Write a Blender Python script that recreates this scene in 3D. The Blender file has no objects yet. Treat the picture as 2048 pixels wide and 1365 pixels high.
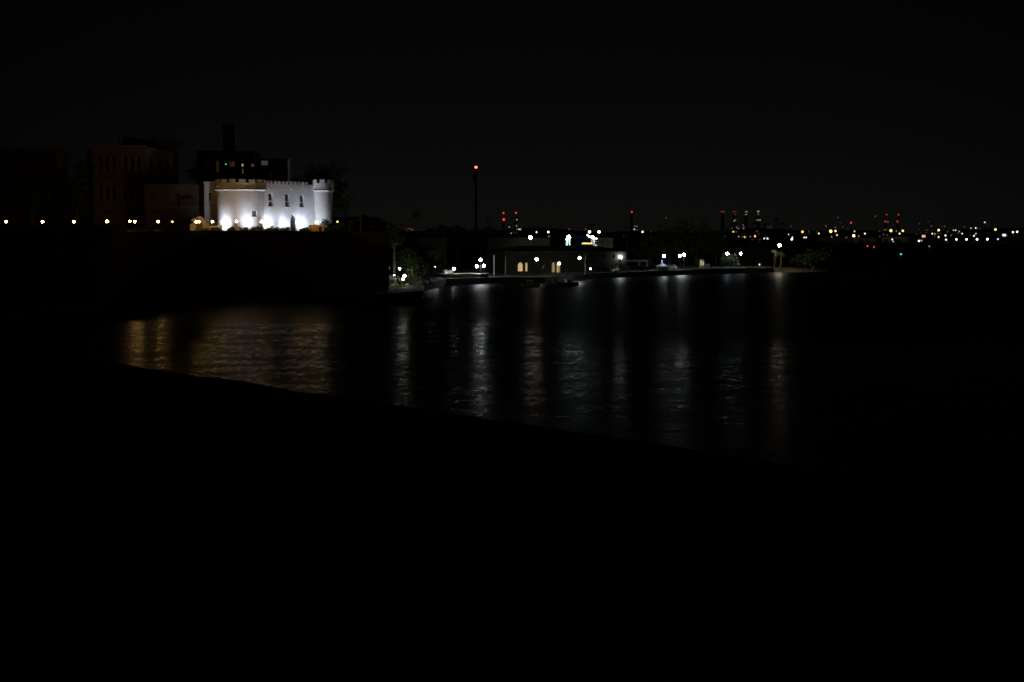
import bpy, math, random
from mathutils import Vector, Matrix
random.seed(7)
R = math.radians
S = bpy.context.scene
COL = S.collection

# ------------------------------------------------------------------ camera
F, CX, CY = 2048 * 50 / 36, 1024.0, 682.5
H = 12.5                      # eye height above the water
HOR = 470.0                   # row of the horizon in the photograph
P = math.atan((CY - HOR) / F)
CP, SP = math.cos(P), math.sin(P)

def ray(px, py):
    u, v = (px - CX) / F, (CY - py) / F
    return Vector((u, CP + v * SP, -SP + v * CP))

def at(px, py, Y):
    d = ray(px, py)
    return Vector((d.x * Y / d.y, Y, H + d.z * Y / d.y))

def on(px, py, z=0.0):
    d = ray(px, py)
    t = (z - H) / d.z
    return Vector((d.x * t, d.y * t, z))

def M(px, Y):                 # metres of one photo pixel at depth Y
    return px * Y / F

cam = bpy.data.cameras.new("camera")
cam.lens, cam.sensor_width = 50, 36
cam.clip_start, cam.clip_end = 0.1, 20000
co = bpy.data.objects.new("camera", cam)
COL.objects.link(co)
co.location = (0, 0, H)
co.rotation_euler = (R(90) - P, 0, 0)
S.camera = co

# ------------------------------------------------------------------ materials
MATS = {}

def nodes(name):
    m = bpy.data.materials.new(name)
    m.use_nodes = True
    nt = m.node_tree
    return m, nt, nt.nodes["Principled BSDF"]

def mat(name, c, rough=0.8, c2=None, scale=0.6, metal=0.0, bump=0.0, bscale=4.0, detail=6.0):
    if name in MATS:
        return MATS[name]
    m, nt, b = nodes(name)
    b.inputs["Roughness"].default_value = rough
    b.inputs["Metallic"].default_value = metal
    b.inputs["Base Color"].default_value = (*c, 1)
    tc = nt.nodes.new("ShaderNodeNewGeometry")
    if c2:
        n = nt.nodes.new("ShaderNodeTexNoise")
        n.inputs["Scale"].default_value = scale
        n.inputs["Detail"].default_value = detail
        n.inputs["Roughness"].default_value = 0.65
        nt.links.new(tc.outputs["Position"], n.inputs["Vector"])
        r = nt.nodes.new("ShaderNodeValToRGB")
        r.color_ramp.elements[0].position = 0.35
        r.color_ramp.elements[0].color = (*c2, 1)
        r.color_ramp.elements[1].position = 0.65
        r.color_ramp.elements[1].color = (*c, 1)
        nt.links.new(n.outputs["Fac"], r.inputs["Fac"])
        nt.links.new(r.outputs["Color"], b.inputs["Base Color"])
    if bump:
        n2 = nt.nodes.new("ShaderNodeTexNoise")
        n2.inputs["Scale"].default_value = bscale
        n2.inputs["Detail"].default_value = 5
        nt.links.new(tc.outputs["Position"], n2.inputs["Vector"])
        bp = nt.nodes.new("ShaderNodeBump")
        bp.inputs["Strength"].default_value = bump
        bp.inputs["Distance"].default_value = 0.1
        nt.links.new(n2.outputs["Fac"], bp.inputs["Height"])
        nt.links.new(bp.outputs["Normal"], b.inputs["Normal"])
    MATS[name] = m
    return m

def glow(name, c, s):
    k = f"{name}_{s:g}"
    if k in MATS:
        return MATS[k]
    m, nt, b = nodes(k)
    b.inputs["Base Color"].default_value = (0.6, 0.6, 0.6, 1)
    b.inputs["Emission Color"].default_value = (*c, 1)
    b.inputs["Emission Strength"].default_value = s
    MATS[k] = m
    return m

def frosted_halo(name, c, e):
    """thin milky glass whose added emission imitates a halo round the bulb"""
    k = "frosted_halo_" + name
    if k in MATS: return MATS[k]
    m, nt, b = nodes(k)
    out = nt.nodes["Material Output"]
    tr = nt.nodes.new("ShaderNodeBsdfTransparent"); em = nt.nodes.new("ShaderNodeEmission"); ad = nt.nodes.new("ShaderNodeMixShader")
    em.inputs["Color"].default_value = (*c, 1); em.inputs["Strength"].default_value = e * 2  # emission stands in for the glare around the bulb
    ad.inputs["Fac"].default_value = .35
    nt.links.new(tr.outputs[0], ad.inputs[1]); nt.links.new(em.outputs[0], ad.inputs[2])
    nt.links.new(ad.outputs[0], out.inputs["Surface"])
    nt.nodes.remove(b)
    MATS[k] = m
    return m

ORANGE, WHITE, WARM = (1, .55, .17), (.90, 1.0, .97), (1, .86, .64)
YELLOW, RED, CYAN = (1, .70, .18), (1, .07, .05), (.72, 1.0, .95)
COOL, TEAL, BLUE, GREEN = (.80, .93, 1), (.06, .85, .75), (.12, .35, 1), (.12, 1, .2)
AMBER = (1, .45, .12)

plaster = mat("white_plaster", (.74, .73, .72), .9, (.62, .61, .60), .55, bump=.25, bscale=3)
plaster_trim = mat("plaster_trim", (.78, .77, .76), .85, (.70, .69, .68), 1.2)
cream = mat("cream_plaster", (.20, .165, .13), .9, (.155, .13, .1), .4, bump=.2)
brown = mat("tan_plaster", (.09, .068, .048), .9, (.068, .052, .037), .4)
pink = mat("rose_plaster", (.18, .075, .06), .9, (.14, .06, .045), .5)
stone = mat("rampart_stone", (.22, .19, .16), .95, (.12, .105, .09), .5, bump=.6, bscale=1.5)
pale = mat("pale_render", (.42, .38, .33), .9, (.33, .30, .255), .5)
dim = mat("dark_render", (.05,.045,.038), .95, (.035,.032,.027), .4)  # base colour darkened so strong lamps leave these walls dim
gatem = mat("gate_plaster", (.22,.20,.175), .9, (.17,.155,.135), .5)
blackp = mat("black_paint", (.012,.011,.01), .6)
concrete = mat("concrete", (.38, .36, .33), .9, (.28, .27, .25), .4, bump=.2)
asphalt = mat("asphalt", (.020, .0195, .018), .9, (.014, .0135, .013), .3)
grassm = mat("lawn", (.035, .05, .014), .95, (.02, .03, .009), .5, bump=.6, bscale=6)
leafm = mat("leaves", (.06, .095, .028), .7, (.035, .06, .018), .35)
leafy = mat("lamplit_leaves", (.05, .075, .016), .7, (.03, .05, .01), .5)  # separate leaf colour for lamp-lit plants, set to their lit tone
palmm = mat("palm_leaves", (.07, .09, .03), .6, (.05, .065, .02), .6)
bark = mat("bark", (.13, .10, .07), .95, (.08, .06, .045), 2, bump=.5)
palebark = mat("pale_palm_bark", (.36, .33, .28), .9, (.25, .22, .18), 2)
roofm = mat("roof_tiles", (.10, .05, .035), .9, (.06, .032, .024), .6)
darkm = mat("dark_metal", (.03, .03, .03), .5, metal=.3)
polem = mat("grey_metal", (.25, .25, .25), .5, metal=.6)
whitem = mat("white_paint", (.78, .78, .76), .5, (.70, .70, .68), 1)
glass = mat("window_glass", (.015, .017, .02), .12)
wood = mat("dark_wood", (.05, .03, .02), .7, (.03, .02, .013), 2)
sand = mat("sand", (.12, .095, .065), .95, (.09, .07, .045), .3, bump=.3)
earth = mat("earth", (.05, .045, .035), .95, (.03, .03, .02), .02)
bluehaze = mat("blue_haze", (.008, .016, .06), .8)  # colour of the blue haze behind the hipped roof
redpaint = mat("red_paint", (.35, .03, .02), .5)
greenpaint = mat("green_paint", (.02, .16, .08), .5)
carpaint = [mat("silver_paint", (.42, .43, .44), .25, metal=.7), mat("dark_paint", (.02, .02, .025), .2),
            mat("white_car_paint", (.7, .7, .7), .25), mat("maroon_paint", (.12, .015, .015), .25)]
rubber = mat("rubber", (.02, .02, .02), .8)

# ------------------------------------------------------------------ mesh builder
class MB:
    def __init__(s):
        s.v, s.f, s.mi, s.mats, s.cur, s.smooth = [], [], [], [], 0, []
    def use(s, m):
        if m not in s.mats:
            s.mats.append(m)
        s.cur = s.mats.index(m)
        return s
    def face(s, pts, sm=False):
        i = len(s.v)
        s.v += [tuple(p) for p in pts]
        s.f.append(tuple(range(i, i + len(pts))))
        s.mi.append(s.cur); s.smooth.append(sm)
    def idx(s, verts, faces, sm=False):
        i = len(s.v)
        s.v += [tuple(p) for p in verts]
        for f in faces:
            s.f.append(tuple(i + k for k in f)); s.mi.append(s.cur); s.smooth.append(sm)
    def box(s, a, b, T=None):
        x0, y0, z0 = a; x1, y1, z1 = b
        c = [(x0,y0,z0),(x1,y0,z0),(x1,y1,z0),(x0,y1,z0),(x0,y0,z1),(x1,y0,z1),(x1,y1,z1),(x0,y1,z1)]
        if T: c = [T(*p) for p in c]
        s.idx(c, [(0,3,2,1),(4,5,6,7),(0,1,5,4),(1,2,6,5),(2,3,7,6),(3,0,4,7)])
        return s
    def cyl(s, a, b, ra, rb=None, n=10, cap=True):
        a, b = Vector(a), Vector(b)
        rb = ra if rb is None else rb
        d = (b - a).normalized()
        t = Vector((1,0,0)) if abs(d.z) > .9 else Vector((0,0,1))
        x = d.cross(t).normalized(); y = d.cross(x)
        vs = []
        for k in range(n):
            q = x*math.cos(2*math.pi*k/n) + y*math.sin(2*math.pi*k/n)
            vs += [a + q*ra, b + q*rb]
        fs = [(2*k, 2*((k+1)%n), 2*((k+1)%n)+1, 2*k+1) for k in range(n)]
        s.idx(vs, fs, True)
        if cap:
            s.face([vs[2*k+1] for k in range(n)]); s.face([vs[2*k] for k in reversed(range(n))])
        return s
    def tube(s, pts, rs, n=6):
        for k in range(len(pts)-1):
            s.cyl(pts[k], pts[k+1], rs[k], rs[k+1], n)
        return s
    def lathe(s, c, prof, n=24, sm=True):
        c = Vector(c); vs = []; m = len(prof)
        for k in range(n):
            a = 2*math.pi*k/n
            vs += [c + Vector((r*math.cos(a), r*math.sin(a), z)) for r, z in prof]
        fs = [(k*m+j, ((k+1)%n)*m+j, ((k+1)%n)*m+j+1, k*m+j+1) for k in range(n) for j in range(m-1)]
        s.idx(vs, fs, sm)
        return s
    def ball(s, c, r, n=12, sq=1.0):
        prof = [(max(1e-4, r*math.sin(math.pi*j/8)), -r*sq*math.cos(math.pi*j/8)) for j in range(9)]
        return s.lathe(c, prof, n)
    def build(s, name, m=None, parent=None, loc=None):
        me = bpy.data.meshes.new(name)
        v = s.v
        if loc is not None:
            l = Vector(loc); v = [tuple(Vector(p) - l) for p in v]
        me.from_pydata(v, [], s.f)
        mm = s.mats if s.mats else [m]
        for q in mm: me.materials.append(q)
        if s.mats: me.polygons.foreach_set("material_index", s.mi)
        me.polygons.foreach_set("use_smooth", s.smooth)
        me.update()
        o = bpy.data.objects.new(name, me)
        COL.objects.link(o)
        if loc is not None: o.location = loc
        if parent: 
            o.parent = parent
            if loc is None: o.matrix_parent_inverse = Matrix.Translation(-parent.location) if parent.type == 'EMPTY' else Matrix()
        return o

def tag(o, label=None, cat=None, group=None, kind=None):
    if label: o["label"] = label
    if cat: o["category"] = cat
    if group: o["group"] = group
    if kind: o["kind"] = kind
    return o

def thing(name, label, cat, loc=(0,0,0), group=None):
    o = bpy.data.objects.new(name, None)
    o.empty_display_size = .5
    COL.objects.link(o); o.location = loc
    return tag(o, label, cat, group)

def structure(name, mb, m=None):
    return tag(mb.build(name, m), kind="structure")

def copy_tree(o, loc, label, group=None, rz=None, sc=None):
    c = o.copy(); COL.objects.link(c); c.location = loc
    c["label"] = label
    if group: c["group"] = group
    if rz is not None: c.rotation_euler.z = rz
    if sc is not None: c.scale = (sc, sc, sc)
    for ch in list(o.children):
        d = ch.copy(); COL.objects.link(d); d.parent = c
        for g in list(ch.children):
            e = g.copy(); COL.objects.link(e); e.parent = d
    return c

class Face:
    """vertical plane through plan points a, b; u runs a->b, w points to the viewer"""
    def __init__(s, a, b):
        s.a = Vector((a[0], a[1], 0)); s.b = Vector((b[0], b[1], 0))
        s.d = (s.b - s.a).normalized(); s.L = (s.b - s.a).length
        s.n = Vector((s.d.y, -s.d.x, 0))
    def T(s, u, w, z):
        return s.a + s.d*u + s.n*w + Vector((0,0,z))
    def px(s, px, py):
        d = ray(px, py)
        o = Vector((0,0,H))
        t = (s.a - o).dot(s.n) / d.dot(s.n)
        p = o + d*t
        return (Vector((p.x,p.y,0)) - s.a).dot(s.d), p.z
    def rect(s, x0, y0, x1, y1):            # photo rectangle -> (u0,z0,u1,z1)
        ym, xm = (y0+y1)/2, (x0+x1)/2
        return s.px(x0, ym)[0], s.px(xm, y1)[1], s.px(x1, ym)[0], s.px(xm, y0)[1]
    def box(s, mb, u0, u1, z0, z1, w0, w1):
        mb.box((u0, w1, z0), (u1, w0, z1), lambda u, w, z: s.T(u, w, z))
        return mb

def holed(mb, T, u0, u1, z0, z1, holes, depth, ucuts=(), sm=False):
    """front skin with rectangular openings and their reveals; T(u,w,z)"""
    us = sorted(set([u0, u1] + [h[0] for h in holes] + [h[2] for h in holes] + [c for c in ucuts if u0 < c < u1]))
    zs = sorted(set([z0, z1] + [h[1] for h in holes] + [h[3] for h in holes]))
    for i in range(len(us)-1):
        for j in range(len(zs)-1):
            um, zm = (us[i]+us[i+1])/2, (zs[j]+zs[j+1])/2
            if any(h[0] < um < h[2] and h[1] < zm < h[3] for h in holes): continue
            mb.face([T(us[i],0,zs[j]), T(us[i+1],0,zs[j]), T(us[i+1],0,zs[j+1]), T(us[i],0,zs[j+1])], sm)
    for a, b, c, d in holes:
        mb.face([T(a,0,b), T(a,0,d), T(a,-depth,d), T(a,-depth,b)])
        mb.face([T(c,0,d), T(c,0,b), T(c,-depth,b), T(c,-depth,d)])
        mb.face([T(a,0,b), T(a,-depth,b), T(c,-depth,b), T(c,0,b)])
        mb.face([T(a,0,d), T(c,0,d), T(c,-depth,d), T(a,-depth,d)])

def window(fc, x0, y0, x1, y1, parent, m=None, depth=.3, T=None, r=None, bars=(1,1), frame=plaster_trim):
    u0, z0, u1, z1 = r if r else fc.rect(x0, y0, x1, y1)
    T = T or fc.T
    f = MB(); t = .07
    def b(q, a0, a1, c0, c1, w0, w1): q.box((a0,w0,c0),(a1,w1,c1), T)
    b(f,u0,u0+t,z0,z1,-depth,-depth+.08); b(f,u1-t,u1,z0,z1,-depth,-depth+.08)
    b(f,u0+t,u1-t,z0,z0+t,-depth,-depth+.08); b(f,u0+t,u1-t,z1-t,z1,-depth,-depth+.08)
    for k in range(1, bars[0]+1):
        u = u0+(u1-u0)*k/(bars[0]+1); b(f,u-.025,u+.025,z0+t,z1-t,-depth+.004,-depth+.06)
    for k in range(1, bars[1]+1):
        z = z0+(z1-z0)*k/(bars[1]+1); b(f,u0+t,u1-t,z-.03,z+.03,-depth+.007,-depth+.065)
    fo = f.build("window", frame, parent)
    g = MB(); g.face([T(u0,-depth+.001,z0),T(u1,-depth+.001,z0),T(u1,-depth+.001,z1),T(u0,-depth+.001,z1)])
    go = g.build("pane", m or glass); go.parent = fo
    return fo

# ------------------------------------------------------------------ foliage
def crown_mb(blobs, leaf, n, m, seed, jag=.25):
    rr = random.Random(seed)
    mb = MB().use(m)
    tot = sum(b[3]*b[4]*b[5] for b in blobs)
    for cx, cy, cz, rx, ry, rz in blobs:
        k = int(n * rx*ry*rz / tot)
        clumps = []
        for _ in range(max(10, k//22)):
            d = Vector((rr.gauss(0,1), rr.gauss(0,1), rr.gauss(0,1))).normalized()
            q = rr.uniform(.55, 1.0 + jag*rr.random())
            clumps.append(Vector((cx+d.x*rx*q, cy+d.y*ry*q, cz+d.z*rz*q)))
        for _ in range(k):
            c = rr.choice(clumps)
            sg = min(rx, rz) * .17
            p = c + Vector((rr.gauss(0,sg), rr.gauss(0,sg), rr.gauss(0,sg*.8)))
            a = Vector((rr.gauss(0,1), rr.gauss(0,1), rr.gauss(0,.6))).normalized()
            b = a.cross(Vector((rr.gauss(0,1), rr.gauss(0,1), rr.gauss(0,1)))).normalized()
            L, W = leaf*rr.uniform(.7,1.4), leaf*rr.uniform(.35,.6)
            mb.face([p - a*L, p + b*W, p + a*L, p - b*W])
    return mb

def tree(px, Y, base_z, ctr_y, wpx, hpx, label, seed, name="broadleaf_tree", cat="tree", group=None, m=None, n=2600, leaf=None, blobs=6):
    rr = random.Random(seed)
    w, h = M(wpx, Y)/2, M(hpx, Y)/2
    c = at(px, ctr_y, Y)
    base = Vector((c.x, c.y, base_z))
    t = thing(name, label, cat, base, group)
    dz = c.z - base_z
    bl = [(0,0,dz,w*.62,w*.55,h*.72)]
    for k in range(blobs):
        a = 2*math.pi*(k + rr.random()*.6)/blobs
        q = rr.uniform(.45,.68)
        bl.append((math.cos(a)*w*q, math.sin(a)*w*q*.8, dz + h*rr.uniform(-.35,.42), w*rr.uniform(.34,.48), w*rr.uniform(.3,.45), h*rr.uniform(.36,.52)))
    cr = crown_mb(bl, leaf or max(.22, M(1.6, Y)), n, m or leafm, seed).build("crown", parent=None); cr.parent = t
    tk = MB(); r0 = max(.18, w*.085)
    top = max(.6, dz - h*.3)
    tk.tube([(0,0,-.3),(r0*.3,0,top*.5),(0,r0*.3,top)],[r0*1.3,r0*.9,r0*.7],8)
    for k in range(5):
        b = bl[1+k % (len(bl)-1)]
        tk.tube([(0,0,top*.75),(b[0]*.5,b[1]*.5,(top+b[2])/2),(b[0]*.95,b[1]*.95,b[2])],[r0*.55,r0*.36,r0*.12],6)
    o = tk.build("trunk", bark); o.parent = t
    return t

def palm_parts(h, fr, seed, trunk_m):
    rr = random.Random(seed)
    mb = MB().use(palmm)
    for k in range(22):
        az = 2*math.pi*k/22 + rr.uniform(-.15,.15)
        el = rr.uniform(-.35, 1.15)
        d = Vector((math.cos(az), math.sin(az), 0))
        pts = []; L = fr*rr.uniform(.8,1.1)
        for j in range(7):
            s = j/6
            pts.append(d*(L*s*math.cos(el*.8)) + Vector((0,0,h + L*(s*math.sin(el) - .75*s*s))))
        sd = d.cross(Vector((0,0,1)))
        for j in range(6):
            for e in (-1,1):
                for q in (.0,.5):
                    p = pts[j].lerp(pts[j+1], q); p2 = pts[j].lerp(pts[j+1], q+.3)
                    w = fr*.2*(1-((j+q)/6)**2)+.06
                    tip = p + sd*e*w + (pts[j+1]-pts[j])*.9 - Vector((0,0,w*.55))
                    mb.face([p, p2, tip])
            mb.face([pts[j]+sd*.04, pts[j+1]+sd*.03, pts[j+1]-sd*.03, pts[j]-sd*.04])
    tk = MB()
    tk.tube([(0,0,-.2),(h*.012,0,h*.35),(-h*.008,0,h*.7),(0,0,h+.1)],[.26,.2,.17,.15],8)
    return mb, tk

def palm(px, Y, base_z, top_y, fpx, label, seed, group="palm trees", trunk_m=None):
    c = at(px, top_y, Y)
    base = Vector((c.x, c.y, base_z))
    t = thing("palm_tree", label, "palm tree", base, group)
    a, b = palm_parts(c.z - base_z, M(fpx, Y), seed, trunk_m)
    o = a.build("crown"); o.parent = t
    o = b.build("trunk", trunk_m or bark); o.parent = t
    return t

def shrub(px0, px1, Y, top_y, z0, label, seed, group=None, m=None, n=900, leaf=.14):
    a = at((px0+px1)/2, top_y, Y); w = M(px1-px0, Y)/2; h = (a.z - z0)
    rr = random.Random(seed)
    bl = [(0,0,h*.45,w*.8,w*.35+.3,h*.5)]
    for k in range(max(3, int(w*1.6))):
        bl.append((rr.uniform(-.8,.8)*w, rr.uniform(-.3,.3), h*rr.uniform(.35,.62), max(.35,w*.26), .55, h*rr.uniform(.36,.46)))
    o = crown_mb(bl, leaf, n, m or leafm, seed).build("shrub")
    o.location = (a.x, a.y, z0)
    st = MB()
    for k in range(5):
        x = rr.uniform(-.5,.5)*w
        st.tube([(x*.5,0,-.1),(x,rr.uniform(-.2,.2),h*.6)],[.05,.02],5)
    s = st.build("stem", bark); s.parent = o
    return tag(o, label, "shrub", group)

# ------------------------------------------------------------------ lamps
def globe_lamp(px, py, Y, d, colname, col, strength, z0, label, group, rim=None):
    """post lamp: base, pole and a glass globe with an imitated halo"""
    c = at(px, py, Y); r = M(d, Y)/2
    base = Vector((c.x, c.y, z0))
    t = thing("globe_lamp", label, "street lamp", base, group)
    h = c.z - z0
    pl = MB().cyl((0,0,0),(0,0,.35),.11,.07,8).cyl((0,0,.35),(0,0,h-r),.05,.04,8).cyl((0,0,h-r*1.15),(0,0,h-r*.85),r*.45,r*.6,10)
    o = pl.build("pole", darkm); o.parent = t
    g = MB(); g.ball((0,0,h), r*1.3, 16)
    gl = g.build("globe", frosted_halo(colname, rim or col, .38)); gl.parent = t
    g = MB(); g.ball((0,0,h), r*.82, 12)
    o = g.build("bulb", glow(colname, col, strength*1.45)); o.parent = gl
    cp = MB().cyl((0,0,h+r*.9),(0,0,h+r*1.12),r*.35,r*.1,8)
    o = cp.build("cap", darkm); o.parent = t
    return t

def post_light(px, py, Y, d, colname, col, strength, z0, label, group=None, name="lamp_post", cat="lamp post", sq=1.0, wide=1.0):
    """far light: one mesh of mast and lit head"""
    c = at(px, py, Y); r = M(d, Y)/2
    mb = MB().use(darkm)
    h = c.z - z0
    mb.cyl((0,0,0),(0,0,max(.1,h-r*sq)),max(.12,r*.16),max(.08,r*.1),6)
    mb.use(glow(colname, col, strength))
    prof = [(max(1e-3, r*math.sin(math.pi*j/6)), h - r*sq*math.cos(math.pi*j/6)) for j in range(7)]
    i0 = len(mb.v); mb.lathe((0,0,0), prof, 10)
    if wide != 1:
        mb.v[i0:] = [(x*wide, y, z) for x, y, z in mb.v[i0:]]
    o = mb.build(name); o.location = (c.x, c.y, z0)
    return tag(o, label, cat, group)

# ------------------------------------------------------------------ world: night sky with the city's glow low over the bay
w = bpy.data.worlds.new("World"); S.world = w; w.use_nodes = True
nt = w.node_tree; bg = nt.nodes["Background"]
tc = nt.nodes.new("ShaderNodeTexCoord"); sx = nt.nodes.new("ShaderNodeSeparateXYZ")
nt.links.new(tc.outputs["Generated"], sx.inputs[0])
rp = nt.nodes.new("ShaderNodeValToRGB"); e = rp.color_ramp.elements
e[0].position = 0.0; e[0].color = (.0040, .0038, .0035, 1)
e[1].position = 1.0; e[1].color = (.0003, .0003, .00035, 1)
for pos, c in ((.025,(.0037,.0036,.0034)),(.06,(.0027,.0026,.0026)),(.11,(.0018,.0018,.0018)),(.17,(.0012,.0012,.0012)),(.35,(.0005,.0005,.00055))):
    q = e.new(pos); q.color = (*c, 1)
nt.links.new(sx.outputs["Z"], rp.inputs["Fac"])
dt = nt.nodes.new("ShaderNodeVectorMath"); dt.operation = 'DOT_PRODUCT'
gd = ray(1080, 470).normalized(); dt.inputs[1].default_value = gd
nt.links.new(tc.outputs["Generated"], dt.inputs[0])
mr = nt.nodes.new("ShaderNodeMapRange"); mr.interpolation_type = 'SMOOTHSTEP'
mr.inputs["From Min"].default_value = .90; mr.inputs["From Max"].default_value = 1.0
mr.inputs["To Min"].default_value = .48; mr.inputs["To Max"].default_value = 1.0
nt.links.new(dt.outputs["Value"], mr.inputs["Value"])
nt.links.new(rp.outputs["Color"], bg.inputs["Color"])
nt.links.new(mr.outputs["Result"], bg.inputs["Strength"])

# ------------------------------------------------------------------ water
def water_material():
    m, nt, b = nodes("harbour_water")
    N, L = nt.nodes.new, nt.links.new
    def math_(op, a, c=None, d=None):
        n = N("ShaderNodeMath"); n.operation = op
        for k, v in enumerate((a, c, d)):
            if v is None: continue
            if isinstance(v, (int, float)): n.inputs[k].default_value = v
            else: L(v, n.inputs[k])
        return n.outputs[0]
    def step(v, lo, hi, a=0.0, c=1.0):
        n = N("ShaderNodeMapRange"); n.interpolation_type = 'SMOOTHSTEP'
        L(v, n.inputs["Value"])
        for k, q in (("From Min",lo),("From Max",hi),("To Min",a),("To Max",c)): n.inputs[k].default_value = q
        return n.outputs["Result"]
    def noise(scale, sc, detail=4, rough=.55):
        mp = N("ShaderNodeMapping"); mp.inputs["Scale"].default_value = sc; L(geo.outputs["Position"], mp.inputs["Vector"])
        n = N("ShaderNodeTexNoise"); n.inputs["Scale"].default_value = scale; n.inputs["Detail"].default_value = detail; n.inputs["Roughness"].default_value = rough
        L(mp.outputs[0], n.inputs["Vector"]); return n.outputs["Fac"]
    b.inputs["Base Color"].default_value = (.004, .006, .007, 1)
    b.inputs["IOR"].default_value = 1.33
    b.inputs["Anisotropic"].default_value = .72      # long crests lying across the bay
    tg = N("ShaderNodeCombineXYZ"); tg.inputs[1].default_value = 1; L(tg.outputs[0], b.inputs["Tangent"])
    geo = N("ShaderNodeNewGeometry"); sp = N("ShaderNodeSeparateXYZ"); L(geo.outputs["Position"], sp.inputs[0])
    X, Y = sp.outputs["X"], sp.outputs["Y"]
    patch = noise(.03, (1,1,1), 4)
    wob = math_('MULTIPLY_ADD', patch, 44.0, -22.0)
    # ripples thrown back by the quays: s = distance off the shore line
    s_ = math_('ADD', math_('MULTIPLY_ADD', X, -1.05, -383.0), Y)
    s_ = math_('ADD', s_, math_('MULTIPLY', wob, .5))
    shore_f = step(s_, -66, -50)
    # wind line: the open bay in front of it is smoother than the chop behind
    yb = math_('SUBTRACT', math_('ADD', Y, wob), step(X, -6, 12, 214.0, 168.0))
    chop = step(yb, -26, 26)
    r1 = math_('ADD', math_('MULTIPLY', chop, WR[1]-WR[0]), WR[0])
    r1 = math_('ADD', r1, step(math_('ADD', Y, math_('MULTIPLY', X, -.6)), 60, 128, .10, 0.0))   # ruffled again under the near rampart
    r2 = math_('ADD', math_('MULTIPLY', shore_f, math_('SUBTRACT', WR[2], r1)), r1)
    # cat's paws: fine streaks of rougher water
    f1 = noise(1.7, (.6,1,1), 4, .66)
    f2 = noise(.24, (.6,1,1), 3, .5)
    fm = math_('ADD', step(f1, .38, .60, 0, WF), step(f2, .42, .64, 0, WF*.5))
    fm = math_('MULTIPLY', fm, math_('SUBTRACT', 1.0, math_('MULTIPLY', shore_f, .8)))
    L(math_('ADD', r2, fm), b.inputs["Roughness"])
    n1 = noise(.7, (.5,1,1), 5, .6)
    bp = N("ShaderNodeBump"); bp.inputs["Strength"].default_value = 1.0; bp.inputs["Distance"].default_value = WB
    L(n1, bp.inputs["Height"]); L(bp.outputs["Normal"], b.inputs["Normal"])
    return m
WR = (.20, .43, .47)     # roughness: open bay, chop behind the wind line, ripples off the quays
WF = .17                 # extra roughness of the cat's paws
WB = .05
mb = MB()
xs = [-6000,-1500,-400,0,400,1500,6000]; ys = [-300,100,300,600,1200,2500,5000,9500]
mb.idx([(x,y,0) for y in ys for x in xs], [(j*7+i, j*7+i+1, (j+1)*7+i+1, (j+1)*7+i) for j in range(7) for i in range(6)])
structure("water", mb, water_material())

# ------------------------------------------------------------------ near rampart under the camera
A, B = on(-200, 661.4, H-1.2), on(2300, 1032, H-1.2)
_d = (B-A).normalized(); A = A - _d*12; B = B + _d*14
pf = Face((A.x, A.y), (B.x, B.y))
mb = MB(); rr = random.Random(3); N_ = 130
prof = []
for i in range(N_+1):
    u = pf.L*i/N_
    e1 = rr.uniform(-.012,.012); e2 = rr.uniform(-.007,.007)
    zt = H-1.2 + e2
    prof.append([pf.T(u,-.9,-1), pf.T(u,-.05,zt-1.0), pf.T(u,-e1,zt-.06), pf.T(u,.05-e1,zt), pf.T(u,2.3,zt-.18+rr.uniform(-.02,.02)), pf.T(u,2.42,H-1.75)])
for i in range(N_):
    for j in range(5):
        mb.face([prof[i][j+1], prof[i+1][j+1], prof[i+1][j], prof[i][j]])
tag(mb.build("parapet_wall", stone), "broad dark stone parapet crossing the foreground below the bay", "parapet wall")
mb = MB(); mb.face([pf.T(-6,22,H-1.7), pf.T(pf.L+6,22,H-1.7), pf.T(pf.L+6,2.35,H-1.7), pf.T(-6,2.35,H-1.7)])
structure("terrace_ground", mb, grassm)

# ------------------------------------------------------------------ city wall and the high ground on the left
def lerp_tab(tab, x):
    if x <= tab[0][0]: return tab[0][1]
    for (a, va), (b, vb) in zip(tab, tab[1:]):
        if x <= b: return va + (vb-va)*(x-a)/(b-a)
    return tab[-1][1]
LAMPY = [(-60,212),(0,222),(214,258),(316,280),(425,301),(520,305),(633,306),(700,304),(780,292)]
SET   = [(0,15),(214,15),(262,9),(320,8),(633,8),(780,6)]
TOPZ  = [(0,11.9),(214,12.3),(320,12.7),(425,12.9),(780,12.6)]
gz = lambda px: lerp_tab(TOPZ, px)
def edge(px):
    Y = lerp_tab(LAMPY, px) - lerp_tab(SET, px)
    return Vector(((px-CX)/F*Y*1.0, Y, 0))
pxs = list(range(-80, 781, 20))
top = [edge(p) + Vector((0,0,gz(p))) for p in pxs]
foot = [edge(p) + Vector((0.0,-2.4,-.5)) for p in pxs]
mb = MB(); rr = random.Random(5)
for i in range(len(pxs)-1):
    a, b, c, d = foot[i], foot[i+1], top[i+1], top[i]
    K = 8
    for k in range(K):
        mb.face([a.lerp(d,k/K), b.lerp(c,k/K), b.lerp(c,(k+1)/K), a.lerp(d,(k+1)/K)])
    u = Vector((0,1.2,0)); hgt = Vector((0,0,1.45 if pxs[i] < 235 else .5))  # lip raised at the left, added to hide those lamps from the water
    mb.face([d, c, c+hgt, d+hgt]); mb.face([d+hgt, c+hgt, c+hgt+u, d+hgt+u]); mb.face([d+hgt+u, c+hgt+u, c+u, d+u])
endp = Vector((-33.0, 350, 0))
et, ef = endp + Vector((0,0,12.6)), endp + Vector((1.5,0,-.5))
mb.face([foot[-1], ef, et, top[-1]])
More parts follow.
